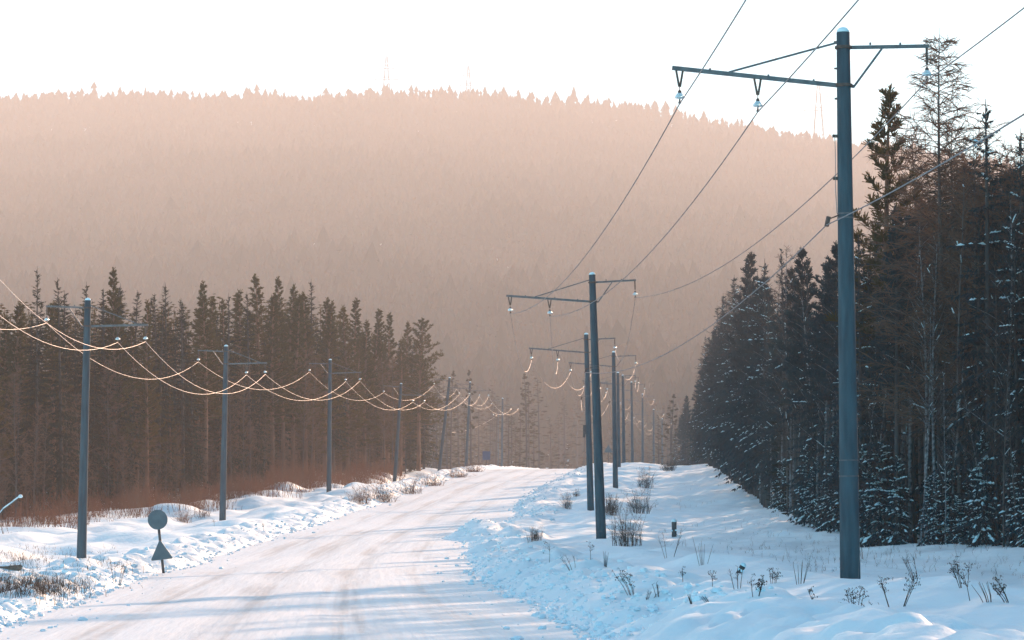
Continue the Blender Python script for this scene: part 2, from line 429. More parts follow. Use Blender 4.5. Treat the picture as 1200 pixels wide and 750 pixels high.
# clods of plowed snow on both banks
def clods():
    base = []
    for k in range(5):
        mb = MB()
        r = random.Random(k)
        n = 6
        for i, (z, q) in enumerate(((-0.4, .7), (0.1, 1.0), (0.55, .6))):
            for j in range(n):
                a = 2 * math.pi * j / n + r.uniform(-.3, .3); rr = q * r.uniform(.7, 1.2)
                mb.v.append(Vector((rr * math.cos(a), rr * math.sin(a), z * r.uniform(.7, 1.2))))
        for i in range(2):
            for j in range(n): mb.f.append((i * n + j, i * n + (j + 1) % n, (i + 1) * n + (j + 1) % n, (i + 1) * n + j)); mb.m.append(0)
        mb.f.append(tuple(2 * n + j for j in range(n))); mb.m.append(0)
        base.append(mb.arrays())
    V = []; T = []; k = 0
    N = 7000
    y = 37 * (250 / 37) ** (nrg.random(N) ** 1.15)
    right = nrg.random(N) < 0.62
    u = np.where(right, edge_r(y) + np.abs(nrg.normal(0.95, 0.75, N)) - 0.2, -(edge_l(y) + np.abs(nrg.normal(0.7, 0.55, N)) - 0.2))
    u = u - np.sign(u) * nrg.random(N) * 1.2 * (nrg.random(N) < 0.05)
    x = road_x(y) + u; z = np.maximum(H(x, y), zroad(x, y))
    s = (0.016 + 0.070 * nrg.random(N) ** 4) * np.where(y > 120, 1.3, 1.0)
    a = nrg.random(N) * 6.28; sq = nrg.uniform(.8, 1.25, N)
    for p in range(5):
        i = np.arange(p, N, 5); bv, bt = base[p]
        c = np.cos(a[i])[:, None]; sn = np.sin(a[i])[:, None]; ss = s[i][:, None]
        P = np.stack([(bv[None, :, 0] * c - bv[None, :, 1] * sn) * ss + x[i][:, None], (bv[None, :, 0] * sn + bv[None, :, 1] * c) * ss + y[i][:, None],
                      bv[None, :, 2] * ss * sq[i][:, None] + (z[i] + s[i] * .12)[:, None]], 2)
        V.append(P.reshape(-1, 3)); T.append((bt[None] + (np.arange(len(i)) * len(bv))[:, None, None]).reshape(-1, 3) + k); k += len(i) * len(bv)
    me = big_mesh('plowed_snow_clods', np.concatenate(V), np.concatenate(T), M_CLOD)
    o = link(bpy.data.objects.new('plowed_snow_clods', me))
    tag(o, 'rough crumbs of plowed snow along both banks of the road', kind='stuff')
clods()

# ------------------------------------------------------------------ trees
def V3(x, y, z): return Vector((x, y, z))
def spray(mb, p, d, L, wd, m=0, drop=0.0):
    """one flat lance-shaped needle spray from p along d"""
    d = d.normalized()
    side = d.cross(Vector((0, 0, 1)))
    if side.length < 1e-3: side = Vector((1, 0, 0))
    side.normalize()
    mid = p + d * (L * 0.45) - Vector((0, 0, drop * L * 0.3)); tip = p + d * L - Vector((0, 0, drop * L))
    mb.poly([p, mid + side * wd, tip, mid - side * wd], m)

def make_spruce(h, seed, z0f=0.1, R=0.14, step=0.34, nb=6, nodes=5, snow=0.0, top_open=1.0, fat=1.0):
    """returns meshes: trunk, crown, snow"""
    r = random.Random(seed)
    tr = MB(); pts = []; rad = []
    lean = V3(r.uniform(-.02, .02), r.uniform(-.02, .02), 0)
    for i in range(9):
        t = i / 8; pts.append(lean * (t * t * h) + V3(0, 0, -0.35 + t * (h + .35))); rad.append((0.0105 * h) * (1 - t) ** 0.8 + 0.008)
    tr.tube(pts, rad, 7)
    cr = MB(); sn = MB()
    z0 = z0f * h; z = z0
    # dead lower twigs
    for i in range(int(z0 / 0.35) if nodes > 2 else 0):
        zz = r.uniform(0.4, max(z0, .5)); a = r.uniform(0, 6.28); L = r.uniform(.3, 1.0)
        d = V3(math.cos(a), math.sin(a), r.uniform(-.4, .1))
        tr.tube([V3(0, 0, zz), V3(0, 0, zz) + d * L], [0.012, 0.004], 3, cap=False)
    while z < h - 0.15:
        t = (z - z0) / (h - z0)
        Lm = R * h * ((1 - t) ** 0.85) * (0.55 + 0.45 * min(1, t * 6 + .4)) * top_open + 0.10
        a0 = r.uniform(0, 6.28)
        for k in range(nb if t < .9 else 4):
            a = a0 + 6.28 * k / nb + r.uniform(-.35, .35)
            if r.random() < .10: continue
            L = Lm * r.choice((r.uniform(.45, .8), r.uniform(.75, 1.1), r.uniform(.8, 1.3)))
            el = math.radians(-22 + 62 * t ** 1.3 + r.uniform(-10, 10))
            dh = V3(math.cos(a), math.sin(a), 0)
            p = lean * ((z / h) ** 2 * h) + V3(0, 0, max(.1, z + r.uniform(-.6, .6) * step * (1 if nodes < 3 else .6))); ps = [p.copy()]
            seg = L / nodes; e = el
            for q in range(nodes):
                p = p + dh * (math.cos(e) * seg) + V3(0, 0, math.sin(e) * seg); ps.append(p.copy())
                e += math.radians(7 if q > nodes / 2 else -5) 
            laden = r.random() < snow * 2.6
            sd_ = V3(-dh.y, dh.x, 0)
            cr.poly([ps[0] + sd_ * .012, ps[0] - sd_ * .012, ps[-1]])
            for q in range(1, nodes + 1):
                f = q / nodes
                base = ps[q]; dirn = (ps[q] - ps[q - 1]).normalized()
                tl = (0.42 * L * (1 - 0.55 * f) + .08) * r.uniform(.7, 1.2)
                wd = (0.030 + 0.028 * min(1, L / 1.6)) * fat
                for sgn in (-1, 1):
                    d = dirn * r.uniform(.55, .9) + sd_ * sgn * r.uniform(.6, 1.0)
                    spray(cr, base, d, tl, wd, 0, r.uniform(.15, .55))
                    if r.random() < .5:
                        spray(cr, base, d * .5 + V3(0, 0, -.8), tl * .55, wd, 0, .2)
                if q == nodes: spray(cr, base, dirn, tl, wd, 0, .1)
                for _ in range(2):
                    if not laden or r.random() > .62: continue
                    c = base + V3(0, 0, .03) - dirn * r.uniform(0, .15); s = (.035 + .06 * r.random() ** 2) * min(1.3, .5 + L / 1.5)
                    ax = dirn * s * 1.35; bx = sd_ * s * .8; dz = V3(0, 0, s * .28)
                    top = c + dz
                    rim = [c + ax, c + (ax + bx) * .6, c + bx, c + (bx - ax) * .65, c - ax, c - (ax + bx) * .6, c - bx, c + (ax - bx) * .65]
                    rim = [c + (v - c) * r.uniform(.6, 1.25) + V3(0, 0, r.uniform(-.03, .0) - .25 * s) for v in rim]
                    k0 = len(sn.v); sn.v.extend(rim + [top])
                    for j in range(8): sn.f.append((k0 + j, k0 + (j + 1) % 8, k0 + 8)); sn.m.append(0)
        z += step * r.uniform(.75, 1.25) * (0.75 + 0.5 * (1 - t))
    # leader
    for k in range(10):
        zz = h - .05 * k; a = r.uniform(0, 6.28)
        spray(cr, lean * h + V3(0, 0, zz - .3), V3(math.cos(a) * .5, math.sin(a) * .5, .9), .12 + .03 * k, .03)
    return tr, cr, sn

def tuft(mb, p, d, s, r, n=9, wd=0.035):
    for k in range(n):
        q = V3(r.uniform(-1, 1), r.uniform(-1, 1), r.uniform(-.7, 1)) + d * 1.1
        if q.length < .1: continue
        q.normalize(); sd_ = q.cross(V3(r.uniform(-1, 1), r.uniform(-1, 1), r.uniform(-1, 1)))
        if sd_.length < .05: continue
        sd_.normalize(); L = s * r.uniform(.7, 1.2)
        mb.poly([p + sd_ * wd * .6, p + q * L + sd_ * wd, p + q * L * 1.08 - sd_ * wd * .6, p - sd_ * wd * .6])

def make_pine(h, seed, zc=0.5, R=0.13, nbr=46, snow=0.0, dens=1.0, conic=0.8, nt=9, wd=0.035, ts=1.0):
    r = random.Random(seed)
    tr = MB(); pts = []; rad = []
    bend = V3(r.uniform(-.03, .03), r.uniform(-.03, .03), 0); ph = r.uniform(0, 6)
    def axis(z):
        t = z / h; return bend * (h * t * t) + V3(math.sin(ph + 4 * t) * .01 * h * t, math.cos(ph + 3 * t) * .01 * h * t, z)
    for i in range(10):
        t = i / 9; pts.append(axis(-0.35 + t * (h + .2))); rad.append(0.0105 * h * (1 - t) ** 0.7 + 0.012)
    tr.tube(pts, rad, 7)
    for i in range(int(h * 1.2)):
        zz = r.uniform(.12 * h, zc * h); a = r.uniform(0, 6.28); L = r.uniform(.25, .9)
        tr.tube([axis(zz), axis(zz) + V3(math.cos(a) * L, math.sin(a) * L, r.uniform(-.25, .2))], [0.014, 0.004], 3, cap=False)
    cr = MB(); sn = MB()
    for i in range(nbr):
        t = (i + r.random()) / nbr
        z = h * (zc + (1 - zc) * t * .98)
        L = R * h * ((1 - t) ** conic) * (0.5 + .5 * min(1, t * 3 + .35)) * r.uniform(.6, 1.25) + .18
        a = i * 2.4 + r.uniform(-.5, .5); el = math.radians(r.uniform(-8, 18) + 40 * t)
        d = V3(math.cos(a) * math.cos(el), math.sin(a) * math.cos(el), math.sin(el))
        p0 = axis(z); p1 = p0 + d * L * .6; p2 = p0 + d * L + V3(0, 0, .10 * L)
        tr.tube([p0, p1, p2], [.012 + .008 * L, .01 + .004 * L, .004], 3, cap=False)
        ns = max(2, int((3 + 3.2 * L) * dens))
        for q in range(ns):
            f = .28 + .72 * (q + r.random()) / ns
            b = p0 + (p2 - p0) * f
            sd_ = V3(-d.y, d.x, 0) * r.uniform(-1, 1) * .45 * L * (1.15 - f) + V3(0, 0, r.uniform(-.08, .22) * L * .6)
            e = b + sd_
            tr.tube([b, e], [.006, .003], 3, cap=False)
            tuft(cr, e, (d * .5 + sd_ * .6 + V3(0, 0, .4)), (.17 + .07 * min(L, 1.6)) * ts, r, nt, wd)
            tuft(cr, b.lerp(e, .5), d + V3(0, 0, .5), (.15 + .05 * min(L, 1.6)) * ts, r, max(4, nt - 3), wd)
            if snow and r.random() < snow:
                s = r.uniform(.035, .08); c = e + V3(0, 0, .07)
                k0 = len(sn.v)
                for j in range(6):
                    an = j * 1.047; sn.v.append(c + V3(math.cos(an) * s, math.sin(an) * s, -.3 * s))
                sn.v.append(c + V3(0, 0, .35 * s))
                for j in range(6): sn.f.append((k0 + j, k0 + (j + 1) % 6, k0 + 6)); sn.m.append(0)
    for k in range(5): tuft(cr, axis(h - .12 * k), V3(0, 0, 1.2), .22, r, nt, wd)
    return tr, cr, sn

def make_bare(h, seed, zc=0.35, spread=0.16, nbr=34, twigs=11, up=50, bend=0.05, snow=0.0, tw=0.0065, r0=0.0075):
    """leafless tree: trunk with limbs, fine twigs, snow lying on the limbs"""
    r = random.Random(seed)
    tr = MB(); cr = MB(); sn = MB()
    ba = r.uniform(0, 6.28); ph = r.uniform(0, 6)
    def axis(z):
        t = z / h
        return V3(math.cos(ba), math.sin(ba), 0) * (bend * h * t ** 2) + V3(math.sin(ph + 5 * t), math.cos(ph + 4 * t), 0) * (.012 * h * t) + V3(0, 0, z)
    N = 11; pts = [axis(-.35 + (h + .35) * i / N) for i in range(N + 1)]
    tr.tube(pts, [r0 * h * (1 - i / N) ** .9 + .006 for i in range(N + 1)], 7)
    for i in range(nbr):
        t = (i + r.random()) / nbr; z = h * (zc + (1 - zc) * t * .97)
        L = spread * h * (1 - t) ** .6 * r.uniform(.55, 1.2) + .25
        a = i * 2.4 + r.uniform(-.6, .6); el = math.radians(up + r.uniform(-16, 16))
        d = V3(math.cos(a) * math.cos(el), math.sin(a) * math.cos(el), math.sin(el))
        p = axis(z); ps = [p]
        for q in range(4):
            d = (d + V3(r.uniform(-.14, .14), r.uniform(-.14, .14), -.05)).normalized(); p = p + d * L / 4; ps.append(p)
        tr.tube(ps, [.006 + .0055 * L * (1 - q / 4.5) for q in range(5)], 3, cap=False)
        for q in range(twigs):
            f = .15 + .85 * r.random(); j = min(3, int(f * 4)); b = ps[j].lerp(ps[j + 1], f * 4 - j)
            td = (d * .7 + V3(r.uniform(-1, 1), r.uniform(-1, 1), r.uniform(-.5, .7))).normalized()
            tl = (.25 + .35 * L * (1 - f * .6)) * r.uniform(.5, 1.2)
            m_ = b + td * tl * .5; e = b + td * tl + V3(0, 0, -.12 * tl)
            s1 = td.cross(V3(r.uniform(-1, 1), r.uniform(-1, 1), .3)).normalized() * tw
            cr.poly([b - s1, b + s1, m_ + s1, e, m_ - s1])
            for s_ in range(2):
                t2 = (td + V3(r.uniform(-1, 1), r.uniform(-1, 1), r.uniform(-.8, .4))).normalized()
                c = b.lerp(e, r.uniform(.3, .9)); cr.poly([c - s1 * .8, c + s1 * .8, c + t2 * tl * .45])
        if snow:
            for q in range(4):
                if r.random() < snow:
                    c0, c1 = ps[q], ps[q + 1]; up_ = V3(0, 0, .02)
                    sn.bar(c0 + up_, c1 + up_, .035, .022)
    if snow:
        for i in range(2, N - 2):
            if r.random() < snow * .8:
                q = axis(h * i / N); s_ = r0 * h * (1 - i / N) ** .9 + .006
                sn.bar(q + V3(-s_ * .6, -s_ * .75, -.25), q + V3(-s_ * .6, -s_ * .75, .3), .05, .035)
    return tr, cr, sn

class Kind:
    def __init__(s, name, parts, mats):
        s.name = name; s.h = parts.pop('h')
        s.meshes = {}
        for pn, mb in parts.items():
            if mb.v: s.meshes[pn] = mb.mesh(name + '_' + pn, mats[pn], smooth=(pn == 'trunk'))
def K(name, h, tr_cr_sn, bark, leaf):
    tr, cr, sn = tr_cr_sn
    return Kind(name, {'h': h, 'trunk': tr, 'crown': cr, 'snow': sn}, {'trunk': bark, 'crown': leaf, 'snow': M_SNOWCAP})

def plant_tree(kind, x, y, h, name, label, cat, group=None, wide=1.0, rz=None, tilt=(0, 0)):
    g = Hs(x, y)
    e = empty(name, (x, y, g), (tilt[0], tilt[1], rng.uniform(0, 6.28) if rz is None else rz))
    s = h / kind.h; e.scale = (s * wide, s * wide, s)
    tag(e, label, cat, group)
    crown = None
    for pn in ('trunk', 'crown', 'snow'):
        if pn in kind.meshes:
            o = bpy.data.objects.new(pn, kind.meshes[pn]); link(o, crown if (pn == 'snow' and crown) else e)
            if pn == 'crown': crown = o
            if pn == 'snow': o['kind'] = 'stuff'
    return e

PINES_L = [K('pine', 14, make_pine(14, 100 + i, zc=(.30, .22, .38, .26, .30, .18)[i], R=(.10, .115, .09, .105, .16, .10)[i], nbr=(92, 104, 84, 98, 84, 106)[i], dens=1.5, nt=7, wd=.024, ts=.8, conic=(.9, .85, .95, 1.0, .55, 1.0)[i]), M_PINEBARK, M_PINE) for i in range(6)]
SPRUCES_L = [K('spruce', 14, make_spruce(14, 200 + i, z0f=(.10, .2, .05)[i], R=(.11, .09, .12)[i], nb=6), M_SPRUCEBARK, M_SPRUCE) for i in range(3)]
SPRUCES_R = [K('snowy_spruce', 12, make_spruce(12, 300 + i, z0f=(.16, .34, .2, .42, .28, .13)[i], R=(.135, .09, .115, .085, .10, .155)[i], nb=(6, 5, 5, 5, 6, 7)[i], snow=(.045, .03, .045, .02, .035, .055)[i], step=(.33, .42, .38, .45, .36, .36)[i]), M_SPRUCEBARK, M_SPRUCE_FROST) for i in range(6)]
PINES_R = [K('snowy_pine', 13, make_pine(13, 400 + i, zc=(.45, .5)[i], R=.12, nbr=60, snow=.02, dens=1.3, nt=9, wd=.026), M_SPRUCEBARK, M_SPRUCE_FROST) for i in range(2)]
BIRCHES = [K('birch', 12, make_bare(12, 500 + i, zc=(.35, .42, .3, .45)[i], spread=(.15, .12, .17, .12)[i], snow=.035, bend=(.03, .06, .02, .08)[i]), M_BIRCHBARK, M_TWIG_DARK) for i in range(4)]
BROWN_L = [K('bare_tree', 8, make_bare(8, 580 + i, zc=.2, spread=.16, nbr=46, twigs=14, bend=.05, r0=.005, tw=.008), M_GREYBARK, M_TWIG) for i in range(3)]
ALDERS = [K('bare_tree', 11, make_bare(11, 540 + i, zc=.25, spread=.14, snow=.03, nbr=40, bend=.04, r0=.006), M_GREYBARK, M_TWIG_DARK) for i in range(3)]
YOUNG = [K('young_spruce', 3, make_spruce(3, 600 + i, z0f=.06, R=.24, nb=6, nodes=4, step=.2, snow=(.22, .3)[i]), M_SPRUCEBARK, M_SPRUCE_FROST) for i in range(2)]

def low(fn, *a, **k):
    tr, cr, sn = fn(*a, **k)
    (v1, t1), (v2, t2) = tr.arrays(), cr.arrays()
    return np.concatenate([v1, v2]), np.concatenate([t1, t2 + len(v1)]), np.concatenate([np.zeros(len(t1), int), np.ones(len(t2), int)])
LOW_SPRUCE = [low(make_spruce, 12, 700 + i, z0f=.15, R=.12, nb=5, nodes=1, step=.72, fat=5.5) for i in range(3)]
LOW_THICK = [low(make_spruce, 12, 740 + i, z0f=.02, R=.15, nb=5, nodes=1, step=.95, fat=7.0) for i in range(3)]
LOW_FAR = [low(make_spruce, 12, 760 + i, z0f=.0, R=.17, nb=4, nodes=1, step=.72, fat=8.0) for i in range(3)]
LOW_PINE = [low(make_pine, 13, 720 + i, zc=.35, R=.12, nbr=20, dens=.5, nt=4, wd=.15) for i in range(3)]

def mass(name, spots, protos, mats, label):
    """a wood that reads as one mass: spots are (x, y, z, height, width factor)"""
    V = []; T = []; Mi = []; k = 0
    for i, (x, y, z, h, wf, hb) in enumerate(spots):
        v, t, m = protos[i % len(protos)]
        s = h / hb; a = nrg.random() * 6.28; c, sn = math.cos(a), math.sin(a)
        P = np.stack([(v[:, 0] * c - v[:, 1] * sn) * s * wf + x, (v[:, 0] * sn + v[:, 1] * c) * s * wf + y, v[:, 2] * s + z], 1)
        V.append(P); T.append(t + k); Mi.append(m); k += len(P)
    me = big_mesh(name, np.concatenate(V), np.concatenate(T), mats, np.concatenate(Mi))
    o = link(bpy.data.objects.new(name, me)); tag(o, label, kind='stuff')
    return o

ORD_ = ['first', 'second', 'third', 'fourth', 'fifth', 'sixth', 'seventh', 'eighth', 'ninth', 'tenth', 'eleventh', 'twelfth', 'thirteenth',
       'fourteenth', 'fifteenth', 'sixteenth', 'seventeenth', 'eighteenth', 'nineteenth', 'twentieth', 'twenty-first', 'twenty-second', 'twenty-third',
       'twenty-fourth', 'twenty-fifth', 'twenty-sixth', 'twenty-seventh', 'twenty-eighth', 'twenty-ninth', 'thirtieth']

class _Ord:
    def __getitem__(s, n):
        return ORD_[n] if n < 30 else ('thirty-' if n < 39 else 'forty-') + ORD_[(n - 30) if n < 39 else (n - 40) % 9] if n != 39 else 'fortieth'
ORD = _Ord()
# ---- left forest: ranks follow the edge of the clearing
edgeL = [(-110, 142), (-60, 150), (0, 160), (100, 176), (200, 192), (300, 214), (400, 245), (465, 278), (492, 300)]
topL = spline([-120, 0, 40, 70, 130, 200, 260, 330, 400, 450, 480, 500, 512], [330, 345, 345, 350, 335, 345, 333, 336, 350, 380, 392, 395, 420])
eL_px = [e[0] for e in edgeL]; eL_d = [e[1] for e in edgeL]
def left_spot(px, back):
    d = float(np.interp(px, eL_px, eL_d)) + back
    x = (px - 600) / F * d
    return x, d
left_trees = []
def left_tree(px, back, ty, kind, name, cat, rank, wide=1.0):
    x, d = left_spot(px, back); g = Hs(x, d)
    h = at(px, ty, d).z - g
    h = max(3.5, min(h, 19.5))
    left_trees.append(dict(px=px, x=x, y=d, h=h, kind=kind, name=name, cat=cat, rank=rank, wide=wide))
px = -100.0
while px < 496:
    d = float(np.interp(px, eL_px, eL_d))
    ty = float(topL(px)) + rng.choice([4, 15, 40, 70, 95]) + rng.uniform(-6, 10)
    sp = rng.random() < (.5 if px < 240 else .4)
    left_tree(px, rng.uniform(0, 5), ty, rng.choice(SPRUCES_L if sp else PINES_L[:4] + PINES_L[5:]), 'spruce_tree' if sp else 'pine_tree', 'spruce' if sp else 'pine', 0, rng.uniform(.9, 1.3))
    px += rng.uniform(.75, 1.35) * 2.2 * F / d * .34
px = -105.0
while px < 500:
    d = float(np.interp(px, eL_px, eL_d)) + 9
    ty = float(topL(px)) + rng.uniform(-14, 34)
    sp = rng.random() < .45
    left_tree(px, rng.uniform(7, 15), ty, rng.choice(SPRUCES_L if sp else PINES_L[:4] + PINES_L[5:]), 'spruce_tree' if sp else 'pine_tree', 'spruce' if sp else 'pine', 1, rng.uniform(1.0, 1.4))
    px += rng.uniform(.7, 1.3) * 2.6 * F / d * .27
px = -20.0
while px < 470:
    d = float(np.interp(px, eL_px, eL_d))
    left_tree(px, rng.uniform(-4, 2), float(np.interp(px, [0, 500], [600, 560])) - rng.uniform(60, 170), rng.choice(BROWN_L), 'birch_tree', 'birch', 0, rng.uniform(.8, 1.1))
    px += rng.uniform(6, 18)
# singled-out trees of the photograph
left_tree(43, 1.0, 312, SPRUCES_L[2], 'spruce_tree', 'spruce', 2, .85)
left_tree(72, -2.0, 325, SPRUCES_L[0], 'spruce_tree', 'spruce', 2, 1.0)
left_tree(491, -3.0, 374, PINES_L[4], 'pine_tree', 'pine', 2, 1.25)
left_tree(136, 2.0, 317, PINES_L[1], 'pine_tree', 'pine', 2, 1.0)
special = ['tall open-crowned spruce above the left forest near the photo\'s left edge',
           'dark dense spruce standing just left of the nearest left-row pole',
           'big bushy pine at the right-hand end of the left forest',
           'tall pine rising just right of the nearest left-row pole\'s top']
marks = [(102, 'nearest'), (264, 'second'), (386, 'third'), (466, 'leaning fourth')]
cnt = {}
si = 0
for t in sorted(left_trees, key=lambda q: (q['rank'], q['px'])):
    if t['rank'] == 2: continue
    seg = [m for m in marks if m[0] <= t['px']]
    if seg:
        key = (t['rank'], t['cat'], seg[-1][1]); n = cnt.get(key, 0); cnt[key] = n + 1
        where = '%s %s right of the %s left-row pole' % (ORD[n], t['cat'], seg[-1][1])
    else:
        key = (t['rank'], t['cat'], 'edge'); n = cnt.get(key, 0); cnt[key] = n + 1
        where = '%s %s from the photo\'s left edge' % (ORD[n], t['cat'])
    t['label'] = where + (', front rank of the left forest' if t['rank'] == 0 else ', back rank of the left forest')
order2 = [q for q in left_trees if q['rank'] == 2]
for q, lb in zip(order2, special): q['label'] = lb
for t in left_trees:
    if t['px'] < -22: continue
    plant_tree(t['kind'], t['x'], t['y'], t['h'], t['name'], t['label'], t['cat'], 'trees of the left forest', t['wide'])
spots = []
def spot(px, d, ty, hmax, wf, hb, hmin=5.0):
    x = (px - 600) / F * d; g = Hs(x, d); h = at(px, ty, d).z - g
    spots.append((x, d, g, max(hmin, min(h, hmax)), wf, hb))
for i in range(430):
    px = rng.uniform(-330, 496); back = rng.uniform(12, 50)
    spot(px, float(np.interp(px, eL_px, eL_d)) + back, float(topL(px)) + rng.uniform(12, 60), 21, rng.uniform(.95, 1.3), 12.0)
mass('inner_forest', spots, LOW_SPRUCE, [M_PINEBARK, M_PINE], 'dark interior of the left pine forest behind its front ranks')
spots = []
for i in range(330):
    px = rng.uniform(-330, 492); back = rng.uniform(4, 40)
    spot(px, float(np.interp(px, eL_px, eL_d)) + back, 9999, 8, rng.uniform(.9, 1.5), 12.0, rng.uniform(2.5, 6.5))
mass('forest_thicket', spots, LOW_THICK, [M_SPRUCEBARK, M_SPRUCE], 'young growth filling the lower storey of the left forest')

# ---- right forest
edgeR = [(790, 420), (806, 340), (822, 285), (838, 245), (852, 215), (872, 185), (902, 150), (950, 120), (1010, 97), (1100, 89), (1200, 82), (1330, 74)]
topR = spline([785, 800, 815, 835, 850, 870, 900, 950, 1000, 1035, 1070, 1110, 1160, 1200, 1330], [500, 476, 440, 385, 352, 325, 312, 306, 292, 262, 240, 200, 150, 150, 110])
eR_px = [e[0] for e in edgeR]; eR_d = [e[1] for e in edgeR]
def right_spot(px, back):
    d = float(np.interp(px, eR_px, eR_d)) + back
    return (px - 600) / F * d, d
right_trees = []
def right_tree(px, back, ty, kind, name, cat, rank, wide=1.0, label=None, tilt=(0, 0), rz=None):
    x, d = right_spot(px, back); g = Hs(x, d)
    h = max(1.2, min(at(px, ty, d).z - g, 19.0))
    right_trees.append(dict(px=px, x=x, y=d, h=h, kind=kind, name=name, cat=cat, rank=rank, wide=wide, label=label, tilt=tilt, rz=rz))
# front rank
d = 76.0
def px_of_d(dd): return float(np.interp(-dd, [-v for v in eR_d], eR_px))
while d < 420:
    px = px_of_d(d)
    ty = float(topR(px)) + rng.choice([-14, 5, 30, 70, 105]) + rng.uniform(-8, 12)
    q = rng.random()
    far = d > 150
    if q < (.42 if not far else .72): kd, nm, ct = rng.choice([SPRUCES_R[0], SPRUCES_R[5], SPRUCES_R[2]] if far else SPRUCES_R[:5]), 'spruce_tree', 'spruce'
    elif q < (.82 if not far else .9): kd, nm, ct = rng.choice(BIRCHES + ALDERS), 'birch_tree', 'birch'
    else: kd, nm, ct = rng.choice(PINES_R), 'pine_tree', 'pine'
    if ct != 'birch' and px > 1050: ty = max(ty, 215 + rng.uniform(0, 60))
    right_tree(px, rng.uniform(0, 3), ty, kd, nm, ct, 0, rng.uniform(.8, 1.15))
    d += rng.uniform(.9, 1.7) * (1.1 if d < 100 else 1.6 if d < 200 else 2.6 if d < 300 else 6)
# second rank
for i in range(70):
    px = rng.uniform(835, 1290)
    ty = float(topR(px)) + rng.uniform(-6, 50)
    q = rng.random()
    if q < .45: kd, nm, ct = rng.choice(SPRUCES_R), 'spruce_tree', 'spruce'
    elif q < .75: kd, nm, ct = rng.choice(BIRCHES + ALDERS), 'birch_tree', 'birch'
    else: kd, nm, ct = rng.choice(PINES_R), 'pine_tree', 'pine'
    if ct != 'birch' and px > 1050: ty = max(ty, 195 + rng.uniform(0, 60))
    right_tree(px, rng.uniform(4, 15), ty, kd, nm, ct, 1, rng.uniform(.8, 1.1))
# young spruces and saplings at the foot
for i in range(34):
    px = rng.choice([rng.uniform(1000, 1260), rng.uniform(1000, 1260), rng.uniform(900, 1000)])
    x, d = right_spot(px, rng.uniform(-1.2, 1.5)); g = Hs(x, d)
    right_trees.append(dict(px=px, x=x, y=d, h=rng.uniform(1.3, 3.6), kind=rng.choice(YOUNG), name='young_spruce', cat='young spruce', rank=3, wide=rng.uniform(.8, 1.2), label=None, tilt=(0, 0), rz=None))
for i in range(26):
    px = rng.uniform(860, 1260)
    x, d = right_spot(px, rng.uniform(-1.5, 1.5))
    right_trees.append(dict(px=px, x=x, y=d, h=rng.uniform(4, 8), kind=rng.choice(ALDERS + BIRCHES), name='birch_sapling', cat='sapling', rank=3, wide=rng.uniform(.6, .9), label=None, tilt=(rng.uniform(-.12, .12), rng.uniform(-.15, .15)), rz=None))
# singled-out ones
FUZZY = [K('bare_tree', 12, make_bare(12, 920 + i, zc=.3, spread=.15, nbr=80, twigs=18, up=42, bend=.03, tw=.0085, r0=.0065), M_GREYBARK, M_TWIG) for i in range(2)]
for i, (px_, ty_) in enumerate(((1066, 205), (1080, 150), (1117, 140), (1132, 175), (1146, 150), (1175, 165), (1188, 190), (1205, 150))):
    right_tree(px_, rng.uniform(3, 10), ty_, FUZZY[i % 2], 'birch_tree', 'birch', 1, rng.uniform(.85, 1.1))
LARCH = K('larch', 15, make_bare(15, 911, zc=.2, spread=.19, nbr=170, twigs=20, up=22, bend=.01, tw=.009, r0=.0085), M_GREYBARK, M_TWIG)
PINE_GAP = K('pine', 12.5, make_pine(12.5, 913, zc=.30, R=.105, nbr=64, dens=1.2, conic=.7, nt=11, wd=.018), M_PINEBARK, M_PINE)
right_tree(1037, 4, 108, PINE_GAP, 'pine_tree', 'pine', 2, 1.1, 'slender clump-needled pine rising just right of the nearest big pole')
right_tree(1104, 3, 30, LARCH, 'larch_tree', 'larch', 2, 1.0, 'tallest leafless brown larch whose tip reaches the hanging insulator')
right_tree(1160, 2, 117, SPRUCES_R[2], 'spruce_tree', 'spruce', 2, 1.05, 'dense pointed spruce right of the tall bare larch')
right_tree(1197, 3, 150, SPRUCES_R[0], 'spruce_tree', 'spruce', 2, .9, 'dark spruce at the right edge of the photo beside the bare larch')
right_tree(828, 2, 392, SPRUCES_R[5], 'spruce_tree', 'spruce', 2, 1.0, 'broad snow-dusted spruce at the outermost left end of the right forest')
right_tree(880, -2, 322, SPRUCES_R[5], 'spruce_tree', 'spruce', 2, .95, 'broad frosted spruce just right of the far corner spruce')
right_tree(848, 2, 343, SPRUCES_R[0], 'spruce_tree', 'spruce', 2, 1.0, 'snow-dusted spruce at the far left corner of the right forest')
right_tree(1095, 1, 270, BIRCHES[0], 'birch_tree', 'birch', 2, .9, 'pale-stemmed birch directly below the tall bare larch')
right_tree(1180, 1, 235, BIRCHES[2], 'birch_tree', 'birch', 2, .9, 'pale-stemmed birch in front of the dark spruces at the right edge')
cnt = {}
for t in sorted(right_trees, key=lambda q: q['px']):
    if t['label']: continue
    if t['px'] > 1222: continue
    if t['px'] >= 1100: mk = 'right of the tall larch'
    elif t['px'] >= 990: mk = 'right of the nearest big pole'
    elif t['px'] >= 925: mk = 'behind the nearest wires, left of the nearest big pole'
    elif t['px'] >= 848: mk = 'right of the far corner spruce'
    else: mk = 'left of the far corner spruce'
    rk = {0: 'forest edge', 1: 'deeper in forest', 3: 'forest foot'}[t['rank']]
    key = (t['rank'], t['cat'], mk); n = cnt.get(key, 0); cnt[key] = n + 1
    t['label'] = '%s %s %s, %s' % (ORD[n], t['cat'], mk, rk)
for t in right_trees:
    if t['px'] > 1222: continue
    plant_tree(t['kind'], t['x'], t['y'], t['h'], t['name'], t['label'], t['cat'], 'trees of the right forest', t['wide'], t['rz'], t['tilt'])
spots = []
